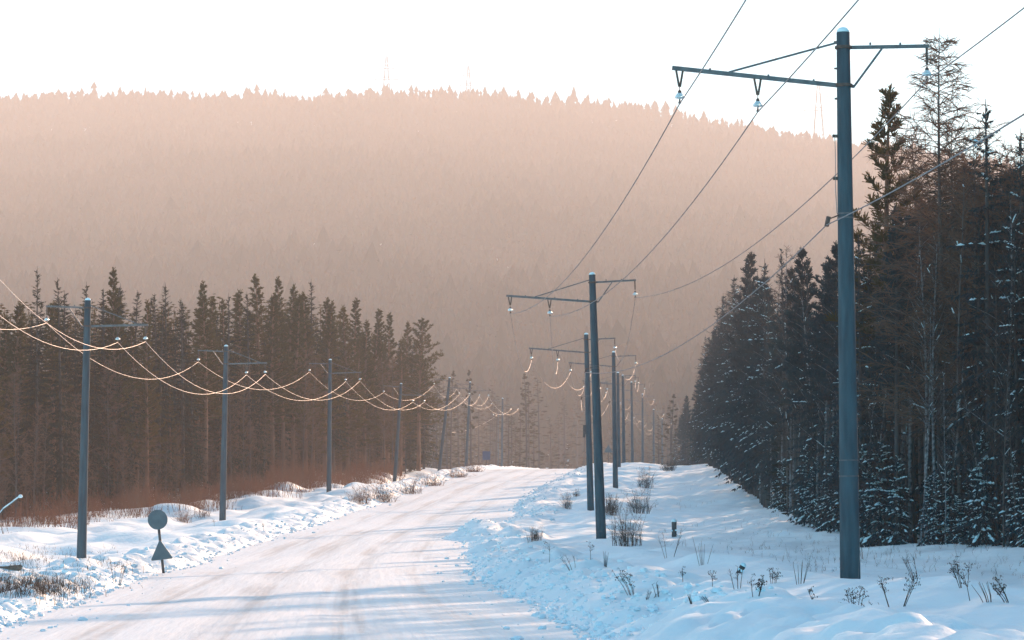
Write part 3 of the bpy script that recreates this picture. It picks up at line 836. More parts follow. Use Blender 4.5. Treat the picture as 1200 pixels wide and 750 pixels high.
for i in range(260):
    px = rng.uniform(800, 1330); back = rng.uniform(10, 42)
    spot(px, float(np.interp(px, eR_px, eR_d)) + back, max(float(topR(px)) + (45 if px < 1010 else 0), 195) + rng.uniform(0, 60), 15, rng.uniform(.9, 1.2), 12.0)
eR_x = [(p - 600) / F * q for p, q in edgeR]
for i in range(430):  # unseen tall trees past the right frame edge, added to shade the near verge
    y = rng.uniform(38, 160); x = rng.uniform(14.5, 58)
    if 600 + F * (x - 2.6) / y < 1215: continue
    spots.append((x, y, Hs(x, y), rng.uniform(14, 18), rng.uniform(1.0, 1.35), 12.0))
r2 = random.Random(55)
for i in range(130):  # further unseen trees, added to keep sun off the lower right snow
    y = r2.uniform(50, 100); x = r2.uniform(13.5, 32)
    if 600 + F * (x - 2.2) / y < 1215: continue
    spots.append((x, y, Hs(x, y), r2.uniform(13, 17), r2.uniform(1.0, 1.3), 12.0))
for i in range(420):
    y = rng.uniform(95, 400); x = float(np.interp(y, eR_d[::-1], eR_x[::-1])) + rng.uniform(3, 34)
    px = 600 + F * x / y
    if px < 1235: spot(px, y, max(float(topR(px)) + (45 if px < 1010 else 0), 215) + rng.uniform(0, 50), 13, rng.uniform(.9, 1.25), 12.0)
mass('inner_forest', spots, LOW_SPRUCE, [M_SPRUCEBARK, M_SPRUCE], 'dark interior of the right spruce forest behind its edge trees, with unseen shade trees added')
spots = []
for i in range(230):
    px = rng.uniform(800, 1330); back = rng.uniform(3, 34)
    spot(px, float(np.interp(px, eR_px, eR_d)) + back, 9999, 8, rng.uniform(.9, 1.4), 12.0, rng.uniform(2.0, 5.5))
mass('forest_thicket', spots, LOW_THICK, [M_SPRUCEBARK, M_SPRUCE], 'young growth filling the lower storey of the right forest')

# bent birch arching over the young spruces
def bent_birch():
    p = ground_at(1163, 634); d = p.y
    pts = [at(1163, 640, d), at(1150, 590, d), at(1138, 550, d), at(1122, 515, d - .3), at(1104, 492, d - .5), at(1086, 480, d - .7), at(1070, 474, d - .9)]
    pts[0] = p - Vector((0, 0, .2))
    e = empty('bent_birch', p); tag(e, 'thin snowy birch stem bent in an arch over young spruces', 'birch')
    mb = MB(); mb.tube([q - p for q in pts], [.045, .04, .034, .028, .022, .016, .008], 6); mb.build('trunk', M_BIRCHBARK, e, True)
    sn = MB()
    for a, b in zip(pts[1:-1], pts[2:]): sn.bar(a - p + Vector((0, 0, .03)), b - p + Vector((0, 0, .022)), .045, .03)
    sn.build('snow', M_SNOWCAP, e)['kind'] = 'stuff'
    tw = MB(); r = random.Random(3)
    for i in range(26):
        k = r.randrange(1, 6); b = pts[k].lerp(pts[k + 1], r.random()) - p
        q = b + Vector((r.uniform(-.5, .3), r.uniform(-.3, .3), r.uniform(-.35, .3))); tw.tube([b, q], [.006, .002], 3, cap=False)
    tw.build('twigs', M_TWIG, e)['kind'] = 'stuff'
bent_birch()

# ---- distant wood beyond the rise
spots = []
for i in range(1300):
    y = 395 + 460 * rng.random() ** 1.3; x = rng.uniform(-.22 * y - 40, .22 * y + 60)
    if abs(x - float(road_x(y))) < 8 and y < 520: continue
    g = Hs(x, y)
    px_, _ = project((x, y, g))
    lim = 470 + 30 * math.sin(px_ * .021) - (45 if 610 < px_ < 690 else 0) + (20 if px_ > 740 else 0)
    h = at(600, lim + rng.uniform(-6, 40), y).z - g
    spots.append((x, y, g, max(7, min(h, 19)), rng.uniform(.9, 1.35), 12.5))
mass('distant_forest', spots, LOW_FAR + LOW_FAR + LOW_PINE[:1], [M_SPRUCEBARK, M_HILLTREE], 'hazy distant forest beyond the crest of the road')

# ---- woods of the hill
def hill_woods():
    protos = []
    for k in range(6):
        r = random.Random(900 + k); mb = MB(); n = 5
        tiers = 3
        for q in range(tiers):
            zb = .12 + .28 * q; zt = min(1.0, zb + .42); rr = (.27 - .06 * q) * r.uniform(.8, 1.2)
            k0 = len(mb.v)
            for j in range(n):
                a = 6.28 * j / n + r.uniform(-.4, .4) + q; s = rr * r.uniform(.6, 1.25); mb.v.append(V3(math.cos(a) * s, math.sin(a) * s, zb + r.uniform(-.05, .05)))
            mb.v.append(V3(r.uniform(-.015, .015), r.uniform(-.015, .015), zt))
            for j in range(n): mb.f.append((k0 + j, k0 + (j + 1) % n, k0 + n)); mb.m.append(0)
        for c_, s_ in ((.012, 0), (0, .012)):
            mb.poly([V3(-c_, -s_, -.05), V3(c_, s_, -.05), V3(0, 0, .3)])
        protos.append(mb.arrays())
    N = 45000
    y = 700 + (3080 - 700) * nrg.random(N) ** .85
    y = np.sort(y); x = (((np.arange(N) * 0.6180339887) % 1.0) * 2 - 1 + nrg.normal(0, .004, N)) * (.215 * y + 60)
    z = H(x, y)
    hs = (8 + 8 * nrg.random(N)) * (0.55 + 1.0 * fbm(x / 65, y / 65, 91, 2)) + 8 * (nrg.random(N) ** 10)
    V = []; T = []; k = 0
    for p in range(6):
        sel = np.nonzero(np.arange(N) % 6 == p)[0]; v, t = protos[p]
        a = nrg.random(len(sel)) * 6.28; c = np.cos(a)[:, None]; s = np.sin(a)[:, None]
        hh = hs[sel][:, None]; wf = (nrg.random(len(sel)) * .5 + .75)[:, None]
        X = (v[None, :, 0] * c - v[None, :, 1] * s) * hh * wf + x[sel][:, None]
        Y = (v[None, :, 0] * s + v[None, :, 1] * c) * hh * wf + y[sel][:, None]
        Z = v[None, :, 2] * hh + z[sel][:, None]
        V.append(np.stack([X, Y, Z], 2).reshape(-1, 3))
        T.append((t[None] + (np.arange(len(sel)) * len(v))[:, None, None]).reshape(-1, 3) + k); k += len(sel) * len(v)
    me = big_mesh('hill_forest', np.concatenate(V), np.concatenate(T), M_HILLTREE)
    o = link(bpy.data.objects.new('hill_forest', me)); tag(o, 'dense conifer forest covering the hazy hill up to its ridge', kind='stuff')
hill_woods()

# ---- lattice pylons on the ridge
def pylon(px, ytop, label, d=3045.0):
    top = at(px, ytop, d); g = Hs(top.x, d); h = top.z - g
    e = empty('lattice_pylon', (top.x, d, g)); tag(e, label, 'pylon', 'pylons along the ridge')
    body = MB(); w0, w1 = h * .085, h * .012
    def cor(t, i):
        s = w0 + (w1 - w0) * t; return V3((-s, s, s, -s)[i], (-s, -s, s, s)[i], h * t - (.5 if t == 0 else 0))
    lv = [0, .16, .30, .43, .55, .66, .76, .86, 1.0]
    for i in range(4): body.bar(cor(0, i), cor(1, i), .5, .5)
    for a, b in zip(lv[:-1], lv[1:]):
        for i in range(4):
            j = (i + 1) % 4; body.bar(cor(a, i), cor(b, j), .26, .26); body.bar(cor(b, i), cor(b, j), .26, .26)
    body.build('lattice_mast', M_STEEL, e)
    for t, L in ((.62, .20), (.80, .13)):
        arm = MB()
        for sgn in (-1, 1):
            arm.bar((0, 0, h * t), (sgn * h * L, 0, h * t), .5, .5); arm.bar((0, 0, h * (t + .045)), (sgn * h * L, 0, h * t + .3), .35, .35)
            arm.bar((sgn * h * L * .95, 0, h * t), (sgn * h * L * .95, 0, h * t - 1.6), .16, .16)
        arm.build('crossarm', M_STEEL, e)
pylon(453, 66, 'faint lattice pylon on the ridge, left of the two near the middle')
pylon(549, 77, 'faint lattice pylon on the ridge, right of the two near the middle')
pylon(959, 96, 'faint lattice pylon on the ridge beside the nearest big pole')

# ------------------------------------------------------------------ power-line poles
def mesh_once(cache, key, fn):
    if key not in cache: cache[key] = fn()
    return cache[key]
PM = {}
def mk_insulator():
    mb = MB(); mb.lathe([(.012, .055), (.030, .05), (.045, .035), (.078, .0), (.085, -.022), (.080, -.036), (.05, -.03), (.03, -.042), (.012, -.05)], 14)
    return mb.mesh('insulator', M_GLASS, True)
def mk_inscap():
    mb = MB(); mb.lathe([(.008, .10), (.016, .095), (.03, .075), (.032, .05)], 8); return mb.mesh('cap', M_RUST, True)
def mk_wireclamp():
    mb = MB(); mb.lathe([(.012, -.05), (.014, -.09), (.026, -.10), (.026, -.125), (.006, -.13)], 8)
    return mb.mesh('wire_clamp', M_RUST, True)
def mk_vhanger(L):
    mb = MB(); mb.bar((-.055, 0, 0), (-.008, 0, -L), .035, .012, up=(0, 1, 0)); mb.bar((.055, 0, 0), (.008, 0, -L), .035, .012, up=(0, 1, 0))
    mb.tube([(0, 0, -L), (0, 0, -L - .06)], .007, 5)
    return mb.mesh('hanger', M_RUST)
def mk_shanger(L):
    mb = MB(); mb.bar((0, 0, .02), (0, 0, -L), .04, .014, up=(0, 1, 0)); mb.tube([(0, 0, -L), (0, 0, -L - .05)], .007, 5)
    return mb.mesh('hanger', M_RUST)
def mk_capdome():
    mb = MB(); mb.lathe([(.095, -.006), (.107, .015), (.100, .04), (.078, .066), (.04, .084), (.008, .09)], 14)
    return mb.mesh('snow_cap', M_SNOWCAP, True)

def child(name, me, par, loc=(0, 0, 0), rot=(0, 0, 0), sc=None):
    o = bpy.data.objects.new(name, me); link(o, par); o.location = loc; o.rotation_euler = rot
    if sc: o.scale = sc
    return o
ARM_DROP = 0.88                  # where the long arm meets the pole, below the top
def pole(base, top, yaw, label, group, low_line=False, box=False, near=False, name='power_pole', arm=(2.84, 1.43, 2.72, .28)):
    h = (top - base).length
    e = empty(name, base); tag(e, label, 'utility pole', group)
    ax = (top - base).normalized()
    q = Vector((0, 0, 1)).rotation_difference(ax)
    e.rotation_mode = 'QUATERNION'; e.rotation_quaternion = q @ Matrix.Rotation(yaw, 4, 'Z').to_quaternion()
    n = 20 if near else 12
    mb = MB(); k = 10
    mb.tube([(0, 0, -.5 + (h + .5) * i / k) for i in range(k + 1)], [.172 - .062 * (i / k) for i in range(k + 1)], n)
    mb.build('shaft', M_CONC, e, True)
    child('snow_cap', mesh_once(PM, 'cap', mk_capdome), e, (0, 0, h))
    # arms
    a = MB(); a.bar((.10, 0, h - .25), (1.43, 0, h - .22), .06, .055); a.build('short_arm', M_STEEL, e)
    a = MB(); a.bar((-.10, 0, h - ARM_DROP), (-arm[0], 0, h - ARM_DROP + arm[3]), .07, .065); a.build('long_arm', M_STEEL, e)
    a = MB(); a.bar((.10, 0, h - .88), (.17, 0, h - .90), .05, .05); a.bar((.16, 0, h - .91), (.64, 0, h - .27), .05, .035); a.build('brace', M_STEEL, e)
    a = MB(); xb = 1.9 if arm[0] > 2.5 else 1.75; a.bar((-.10, .0, h - .17), (-xb, 0, h - ARM_DROP + arm[3] * (xb - .1) / (arm[0] - .1) + .03), .05, .03); a.build('brace', M_STEEL, e)
    # clamps
    for z, r in ((h - .25, .13), (h - .88, .135)):
        a = MB(); a.lathe([(r + .002, -.025), (r + .012, -.02), (r + .012, .02), (r + .002, .025)], 14); a.build('clamp', M_RUST, e).location = (0, 0, z)
    b = MB()
    for x in (.45, .95, -.5, -1.25, -.78 * arm[0]):
        zz = h - .205 if x > 0 else h - ARM_DROP + .02 + arm[3] * (-x - .1) / (arm[0] - .1)
        b.tube([(x, 0, zz), (x, 0, zz + .04)], .018, 6)
    b.build('bolts', M_STEEL, e)
    for i, x in enumerate((1.39, -arm[1], -arm[2])):
        if i == 0: child('hanger', mesh_once(PM, 'sh', lambda: mk_shanger(.28)), e, (x, 0, h - .25)); zi = h - .25 - .28 - .05 - .09
        else:
            za = h - ARM_DROP + arm[3] * (abs(x) - .1) / (arm[0] - .1) - .03
            child('hanger', mesh_once(PM, 'vh', lambda: mk_vhanger(.27)), e, (x, 0, za)); zi = za - .27 - .06 - .09
        s = child('insulator', mesh_once(PM, 'ins', mk_insulator), e, (x, 0, zi)); child('cap', mesh_once(PM, 'icap', mk_inscap), s); child('wire_clamp', mesh_once(PM, 'wcl', mk_wireclamp), s)
        s['clamp'] = zi - .12 - h
    if low_line:
        for dz in (-3.00, -3.07):
            a = MB(); r = .172 - .062 * (1 + dz / h)
            a.lathe([(r + .001, -.012), (r + .008, -.010), (r + .008, .010), (r + .001, .012)], 14); a.build('strap', M_STEEL, e).location = (0, 0, h + dz)
        a = MB(); a.bar((-.12, -.05, h - 3.03), (-.30, -.12, h - 3.10), .02, .02); a.bar((-.30, -.12, h - 3.06), (-.34, -.13, h - 3.22), .05, .06); a.build('cable_clamp', M_RUST, e)
    if near:
        a = MB(); a.tube([(-.14, -.03, h - 1.72), (-.165, -.03, h - 1.75), (-.16, -.03, h - 2.1), (-.165, -.03, h - 2.6), (-.15, -.05, h - 3.0)], .007, 5); a.build('ground_cable', M_CABLE, e)
        a = MB()
        for z in (1.72, 2.42): a.bar((-.10, 0, h - z), (-.20, -.02, h - z), .035, .05)
        for z in (.16, .6, 1.1): a.bar((-.10, 0, h - z), (-.155, 0, h - z), .025, .03)
        a.build('cable_bracket', M_RUST, e)
        for z, wd in ((1.70, .012), (1.96, .010)):
            r = .172 - .062 * (z / h); a = MB(); a.lathe([(r + .0005, -wd), (r + .003, -wd * .8), (r + .003, wd * .8), (r + .0005, wd)], 20); a.build('white_band', M_STEEL, e).location = (0, 0, z)
        a = MB(); a.tube([(.1, -.13, 0), (.14, -.1, .4), (.155, -.04, .85)], .006, 4); a.build('ground_wire', M_CABLE, e)
    if box:
        a = MB(); a.bar((-.19, -.03, h - 4.9), (-.19, -.03, h - 4.45), .16, .14); a.bar((-.24, -.05, h - 5.05), (-.20, -.04, h - 4.6), .10, .10); a.build('junction_box', M_DARKPOST, e)
    return e

def place_row(rows, side):
    """rows of (base px, top px, top row, distance); side -1 for the left line, whose long arm points right"""
    P = []
    for bx, tx, ty, d in rows:
        top = at(tx, ty, d); bp = at(bx, ty, d); P.append((Vector((bp.x, d, Hs(bp.x, d))), top))
    return P
def yaws(P, side):
    out = []
    for i in range(len(P)):
        a = P[max(i - 1, 0)][0]; b = P[min(i + 1, len(P) - 1)][0]; t = (b - a); ang = math.atan2(-t.x, t.y)
        out.append(ang + (math.pi if side < 0 else 0))
    return out
RR = [(992, 988, 38, 50), (704, 694, 322, 100), (692, 687, 392, 150), (721, 719, 413, 192), (725, 724, 437, 245), (731, 730, 440, 275), (741, 740, 448, 325), (753, 753, 462, 375), (766, 766, 480, 425), (776, 776, 491, 470)]
PR = place_row(RR, 1)
p0 = Vector((6.2, -7.0, Hs(6.2, -7.0))); PR = [(p0, Vector((6.2, -7.0, 7.6)))] + PR
RL = [(98, 103, 352, 104), (262, 265, 406, 154), (386, 387, 422, 204), (462, 470, 450, 250), (514, 527, 443, 285), (546, 551, 448, 320), (588, 589, 467, 390)]
PL = place_row(RL, -1)
p0 = Vector((-14.7, 65.0, Hs(-14.7, 65.0))); PL = [(p0, Vector((-14.7, 65.0, 8.7)))] + PL
namesR = ['concrete power pole beside the camera, outside the view', 'nearest big concrete power pole on the right with white bands',
          'second concrete power pole of the right row, on the drift by the plowed bank', 'third pole of the right row, with a dark box on its side, behind the second',
          'fourth power pole of the right row, right of the overlapping pair', 'fifth power pole of the right row, half hidden behind the fourth',
          'sixth power pole of the right row, at the crest of the rise', 'seventh power pole of the right row, foot behind the crest',
          'eighth power pole of the right row, hazy beyond the crest', 'ninth power pole of the right row, faint beyond the crest', 'faintest last power pole of the right row']
namesL = ['concrete power pole of the left row, outside the view', 'nearest power pole of the left row, tallest in the photo\'s left part', 'second power pole of the left row, behind the road sign',
          'third power pole of the left row, behind the snow mound', 'fourth power pole of the left row, slightly leaning in the ditch', 'strongly leaning power pole of the left row',
          'power pole just right of the strongly leaning one', 'last hazy power pole of the left row by the crest']
yR, yL = yaws(PR, 1), yaws(PL, -1)
yR[1] = math.radians(4.0)
objR = [pole(b, t, y, lb, 'power poles of the right row', low_line=True, box=(i == 3), near=(i == 1)) for i, ((b, t), y, lb) in enumerate(zip(PR, yR, namesR))]
objL = [pole(b, t, y, lb, 'power poles of the left row', arm=(2.08, 1.05, 2.0, .08)) for i, ((b, t), y, lb) in enumerate(zip(PL, yL, namesL))]
bpy.context.view_layer.update()

def clamp_pts(o):
    ins = [c for c in o.children if c.name.startswith('insulator')]
    ins.sort(key=lambda c: -c.location.x)
    return [o.matrix_world @ (c.location + Vector((0, 0, -.125))) for c in ins]
def catenary(a, b, sag, n=22):
    return [a.lerp(b, i / n) - Vector((0, 0, 4 * sag * (i / n) * (1 - i / n))) for i in range(n + 1)]
def wire(name, pts, sags, r, mat, label, group):
    path = []
    for i in range(len(pts) - 1):
        c = catenary(pts[i], pts[i + 1], sags[i]); path += c if i == 0 else c[1:]
    e = MB(); e.tube(path, r, 5)
    o = e.build(name, mat, None, True); tag(o, label, 'wire', group)
    return o
cR = [clamp_pts(o) for o in objR]; cL = [clamp_pts(o) for o in objL]
sagR = [.41, .85, 1.15, 1.2, 1.0, .7, 1.0, 1.0, 1.0, 1.0]
sagL = [1.54, 1.35, 1.3, 1.2, 1.0, 1.0, 1.2]
for k, lb in enumerate(['thin wire strung on the short outer arms of the right-row poles', 'thin wire on the inner insulators of the right row\'s long arms', 'thin wire on the outermost tips of the right row\'s long arms']):
    wire('power_line', [c[k] for c in cR], sagR, .0105, M_WIRE, lb, 'wires of the right row')
for k, lb in enumerate(['sunlit sagging wire on the short forest-side arms of the left row', 'sunlit sagging wire on the inner insulators of the left row\'s long arms', 'sunlit sagging wire on the road-side tips of the left row\'s long arms']):
    wire('power_line', [c[k] for c in cL], sagL, .0078, M_FROST_WIRE, lb, 'wires of the left row')
lowp = [o.matrix_world @ Vector((-.34, -.13, (PR[i][1] - PR[i][0]).length - 3.2)) for i, o in enumerate(objR)]
wire('communication_cable', lowp, [.5, .75, .9, .9, .8, .6, .8, .8, .8, .8], .010, M_CABLE, 'single low cable strapped to the right-row poles below the arms', None)

# faint line of slim poles far behind the left row
fp = []
for px, ty, d, lb in ((505, 502, 470, 'slim faint pole far behind the strongly leaning pole'), (584, 484, 500, 'slim faint pole far behind the last left-row pole')):
    t = at(px, ty, d); b = Vector((t.x, d, Hs(t.x, d))); h = t.z - b.z
    e = empty('slim_pole', b); tag(e, lb, 'utility pole', 'slim far poles')
    m = MB(); m.tube([(0, 0, -.4), (0, 0, h)], [.15, .10], 8); m.build('shaft', M_CONC, e, True)
    m = MB(); m.bar((-.9, 0, h - .4), (.9, 0, h - .4), .09, .09); m.build('crossarm', M_STEEL, e)
    m = MB()
    for x in (-.8, 0, .8): m.lathe([(.05, 0), (.08, .06), (.07, .14), (.02, .2)], 8, c=(x, 0, h - .36))
    m.build('insulators', M_GLASS, e, True)
    fp.append(Vector((t.x, d, t.z - .2)))
wire('power_line', fp, [1.4], .02, M_FROST_WIRE, 'faint far wire between the two slim poles', None)

# ------------------------------------------------------------------ road signs
def road_sign():
    g = ground_at(192, 676); d = g.y
    t = at(184, 599, d)
    e = empty('road_sign', g); tag(e, 'leaning double road sign seen from behind, disc above triangle, on left bank', 'road sign')
    ax = t - g; u = ax.normalized(); r = Vector((1, 0, 0)); r = (r - u * r.dot(u)).normalized(); nrm = r.cross(u)   # towards +Y
    S = d / F
    m = MB(); m.tube([-u * .5, ax], .035 , 10); m.build('post', M_DARKPOST, e, True)
    # disc
    c = ax - u * (10 * S) + nrm * .055
    def plate(name, out, th=.006, lip=.02):
        mb = MB(); n = len(out)
        back = [p for p in out]; front = [p + nrm * th for p in out]
        mb.poly(back); mb.poly(front[::-1])
        for i in range(n): mb.poly([back[i], front[i], front[(i + 1) % n], back[(i + 1) % n]])
        cen = sum(out, Vector()) / n
        inn = [cen + (p - cen) * (1 - lip / max((p - cen).length, .01)) for p in out]
        rim = MB()
        for i in range(n):
            j = (i + 1) % n; q = -nrm * .018
            rim.poly([out[i] - nrm * .001, out[j] - nrm * .001, out[j] + q, out[i] + q]); rim.poly([out[i] + q, out[j] + q, inn[j] + q, inn[i] + q])
            rim.poly([inn[i] + q, inn[j] + q, inn[j] - nrm * .001, inn[i] - nrm * .001])
        o = mb.build(name, M_SIGN, e); rim.build('rim', M_SIGN, o)
        return o
    R = 11.6 * S
    plate('disc', [c + r * (R * math.cos(a)) + u * (R * math.sin(a)) for a in [2 * math.pi * i / 36 for i in range(36)]])
    lv = ax - u * (57 * S) + nrm * .055
    a, b, cc = lv - r * (13.2 * S), lv + r * (13.6 * S), lv + u * (24 * S) + r * (0 * S)
    def rounded(pts, f=.1):
        out = []
        n = len(pts)
        for i in range(n):
            p, q, s = pts[i - 1], pts[i], pts[(i + 1) % n]
            A = q + (p - q) * f; B = q + (s - q) * f
            for k in range(4):
                w_ = k / 3; out.append(A * (1 - w_) ** 2 + q * 2 * w_ * (1 - w_) + B * w_ ** 2)
        return out
    plate('triangle', rounded([a, b, cc]))
    br = MB()
    for s in (5, 16, 44, 53):
        q = ax - u * (s * S); br.bar(q - r * .07 + nrm * .045, q + r * .07 + nrm * .045, .02, .03)
    br.build('bracket', M_DARKPOST, e)
road_sign()
def far_sign(px, py0, py1, d, tri, label):
    t = at(px, py0, d); b = Vector((t.x, d, Hs(t.x, d))); h = max(t.z - b.z, 1.5); e = empty('road_sign', b); tag(e, label, 'road sign')
    m = MB(); m.tube([(0, 0, -.3), (0, 0, h)], .04, 8); m.build('post', M_DARKPOST, e, True)
    m = MB()
    if tri: out = [(-.45, -.05, h - .8), (.45, -.05, h - .8), (0, -.05, h)]
    else: out = [(-.38, -.05, h - .85), (.38, -.05, h - .85), (.38, -.05, h), (-.38, -.05, h)]
    n = len(out); m.poly([Vector(p) for p in out]); m.poly([Vector(p) + V3(0, .02, 0) for p in out][::-1])
    for i in range(n): m.poly([Vector(out[i]), Vector(out[i]) + V3(0, .02, 0), Vector(out[(i + 1) % n]) + V3(0, .02, 0), Vector(out[(i + 1) % n])])
    m.build('panel', M_SIGN if tri else M_SIGN_BLUE, e)
far_sign(570, 536, 552, 300, False, 'small blue square road sign far off at the crest, left of the road')
far_sign(713, 521, 545, 310, True, 'pale triangular road sign far off behind the right-row poles')

# ------------------------------------------------------------------ shrubs, weeds, stumps
def make_bush(seed, n=46, h=1.0, spread=.55, tw=.0055):
    r = random.Random(seed); st = MB(); tw_ = MB()
    for i in range(n):
        a = r.uniform(0, 6.28); a2 = r.uniform(0, 6.28); b = V3(math.cos(a2), math.sin(a2), 0) * .42 * r.random() ** .7
        o = spread * r.random() ; L = h * (.25 + .8 * r.random() ** 1.4)
        m_ = b + V3(math.cos(a) * o * .4, math.sin(a) * o * .4, L * .55); e = b + V3(math.cos(a) * o, math.sin(a) * o, L)
        st.tube([b - V3(0, 0, .15), m_, e], [tw, tw * .7, tw * .3], 3, cap=False)
        for k in range(14):
            f = r.uniform(.2, .98); c = b.lerp(m_, f / .55) if f < .55 else m_.lerp(e, (f - .55) / .45)
            d = V3(r.uniform(-1, 1), r.uniform(-1, 1), r.uniform(-.1, 1.2)).normalized() * h * r.uniform(.1, .28)
            s = d.cross(V3(0, 1, .2)).normalized() * tw * .45
            tw_.poly([c - s, c + s, c + d])
    return st, tw_
BUSH = []
for i in range(4):
    st, tw_ = make_bush(60 + i, n=(70, 90, 56, 80)[i], spread=(.5, .7, .45, .6)[i]); BUSH.append((st.mesh('stems', M_RUSSET), tw_.mesh('twigs', M_RUSSET)))
BUSH_D = []
for i in range(3):
    st, tw_ = make_bush(70 + i, n=(80, 100, 64)[i], spread=(.45, .6, .4)[i]); BUSH_D.append((st.mesh('stems', M_BROWN), tw_.mesh('twigs', M_BROWN)))
def bush(p, h, wide, label, group, pool, k):
    e = empty('bare_bush', p, (0, 0, rng.uniform(0, 6.28))); e.scale = (wide, wide, h); tag(e, label, 'bush', group)
    child('stems', pool[k % len(pool)][0], e)['kind'] = 'stuff'; child('twigs', pool[k % len(pool)][1], e)['kind'] = 'stuff'
for k, (px, py, hp, wp, lb) in enumerate([
        (627, 634, 18, 24, 'small dark bush on the left end of the right bank, before the bank bulge'), (664, 596, 20, 16, 'small bush in the gap left of the pole with the dark box'),
        (675, 583, 10, 11, 'tiny bush up the bank, left of the pole with the dark box'), (756, 572, 26, 26, 'bushy brown shrub at the crest, right of the sixth pole'),
        (783, 552, 12, 24, 'low shrub at the crest right of the bushy one'), (747, 602, 30, 40, 'wide brown shrub behind the second pole, farther of the two'), (735, 640, 46, 50, 'largest brown shrub, just right of the second pole\'s foot'),
        (716, 604, 26, 26, 'brown shrub between the second and fourth right-row poles')]):
    g = ground_at(px, py); s = g.y / F; bush(g, hp * s, wp * s * .9, lb, 'brown shrubs along the right row', BUSH_D, k)
for k, (px, py, hp, wp, lb) in enumerate([
        (420, 590, 22, 40, 'russet bush in the ditch right of the third left pole'), (447, 588, 26, 46, 'russet bush at the foot of the fourth left pole'), (480, 582, 24, 44, 'russet bush between the fourth and the leaning pole'),
        (505, 572, 20, 40, 'russet bush left of the leaning pole\'s foot'), (535, 562, 16, 34, 'russet bush right of the leaning pole\'s foot'), (555, 555, 12, 26, 'russet bush beside the small blue sign'),
        (237, 606, 18, 26, 'russet bush in front of the forest left of the second left pole'), (215, 612, 16, 26, 'russet bush above the round road sign')]):
    g = ground_at(px, py); s = g.y / F; bush(g, hp * s, wp * s * .9, lb, 'russet bushes along the left row', BUSH, k)

# russet undergrowth at the foot of the left forest, dry stubble in the snow
def undergrowth(name, spots, mat, label, n=9, tw=.008):
    mb = MB(); r = random.Random(5)
    G = H(np.array([q[0] for q in spots]), np.array([q[1] for q in spots]))
    for (x, y, h), g in zip(spots, G):
        g = float(g)
        for i in range(n):
            b = V3(x + r.uniform(-.5, .5), y + r.uniform(-.5, .5), g - .1); L = h * r.uniform(.5, 1.1)
            e = b + V3(r.uniform(-.35, .35) * h, r.uniform(-.3, .3) * h, L); m_ = b.lerp(e, .5) + V3(r.uniform(-.06, .06), 0, .03)
            s = V3(tw, r.uniform(-tw, tw), 0); mb.poly([b - s, b + s, m_ + s * .8, e, m_ - s * .8])
            for k in range(3):
                c = b.lerp(e, r.uniform(.3, .9)); d = V3(r.uniform(-.3, .3), r.uniform(-.2, .2), r.uniform(.05, .35)) * h; mb.poly([c - s * .6, c + s * .6, c + d])
    o = mb.build(name, mat); tag(o, label, kind='stuff')
sp = []
for i in range(2300):
    px = rng.uniform(-60, 470); x, d = left_spot(px, rng.uniform(-14, 3) if rng.random() < .75 else rng.uniform(-28, 0))
    q = float(fbm(np.array(x / 3.0), np.array(d / 5.0), 77, 2))
    if q > .40: sp.append((x, d, rng.uniform(.3, 1.0) * (.35 + 1.5 * (q - .35) / .3)))
sp1 = sp[::3]; sp = [q for i, q in enumerate(sp) if i % 3]
undergrowth('russet_undergrowth', sp, M_RUSSET, 'reddish-brown dry undergrowth along the foot of the left forest', 8, .009)
undergrowth('brown_undergrowth', [(a, b, c * 1.25) for a, b, c in sp1], M_TWIG, 'greyish-brown dry brush mixed into the undergrowth of the left forest', 7, .008)
sp = []
for i in range(300):
    g = None; px = abs(rng.gauss(0, 55)); py = rng.gauss(690, 6) if rng.random() < .6 else rng.gauss(655, 9)
    if py < 640: continue
    g = ground_at(px, py); sp.append((g.x, g.y, rng.uniform(.12, .35)))
undergrowth('dry_grass_stubble', sp, M_BROWN, 'thin dry grass stubble poking through snow at lower left', 5, .004)
sp = []
for i in range(260):
    px = rng.uniform(700, 1200); py = rng.uniform(600, 690) if px > 860 else rng.uniform(560, 680)
    g = ground_at(px, py)
    if g.x - float(road_x(g.y)) < 9.3: continue
    sp.append((g.x, g.y, rng.uniform(.12, .42)))
undergrowth('dry_grass_blades', sp, M_BROWN, 'sparse dry grass blades on the right verge below the forest', 4, .0035)

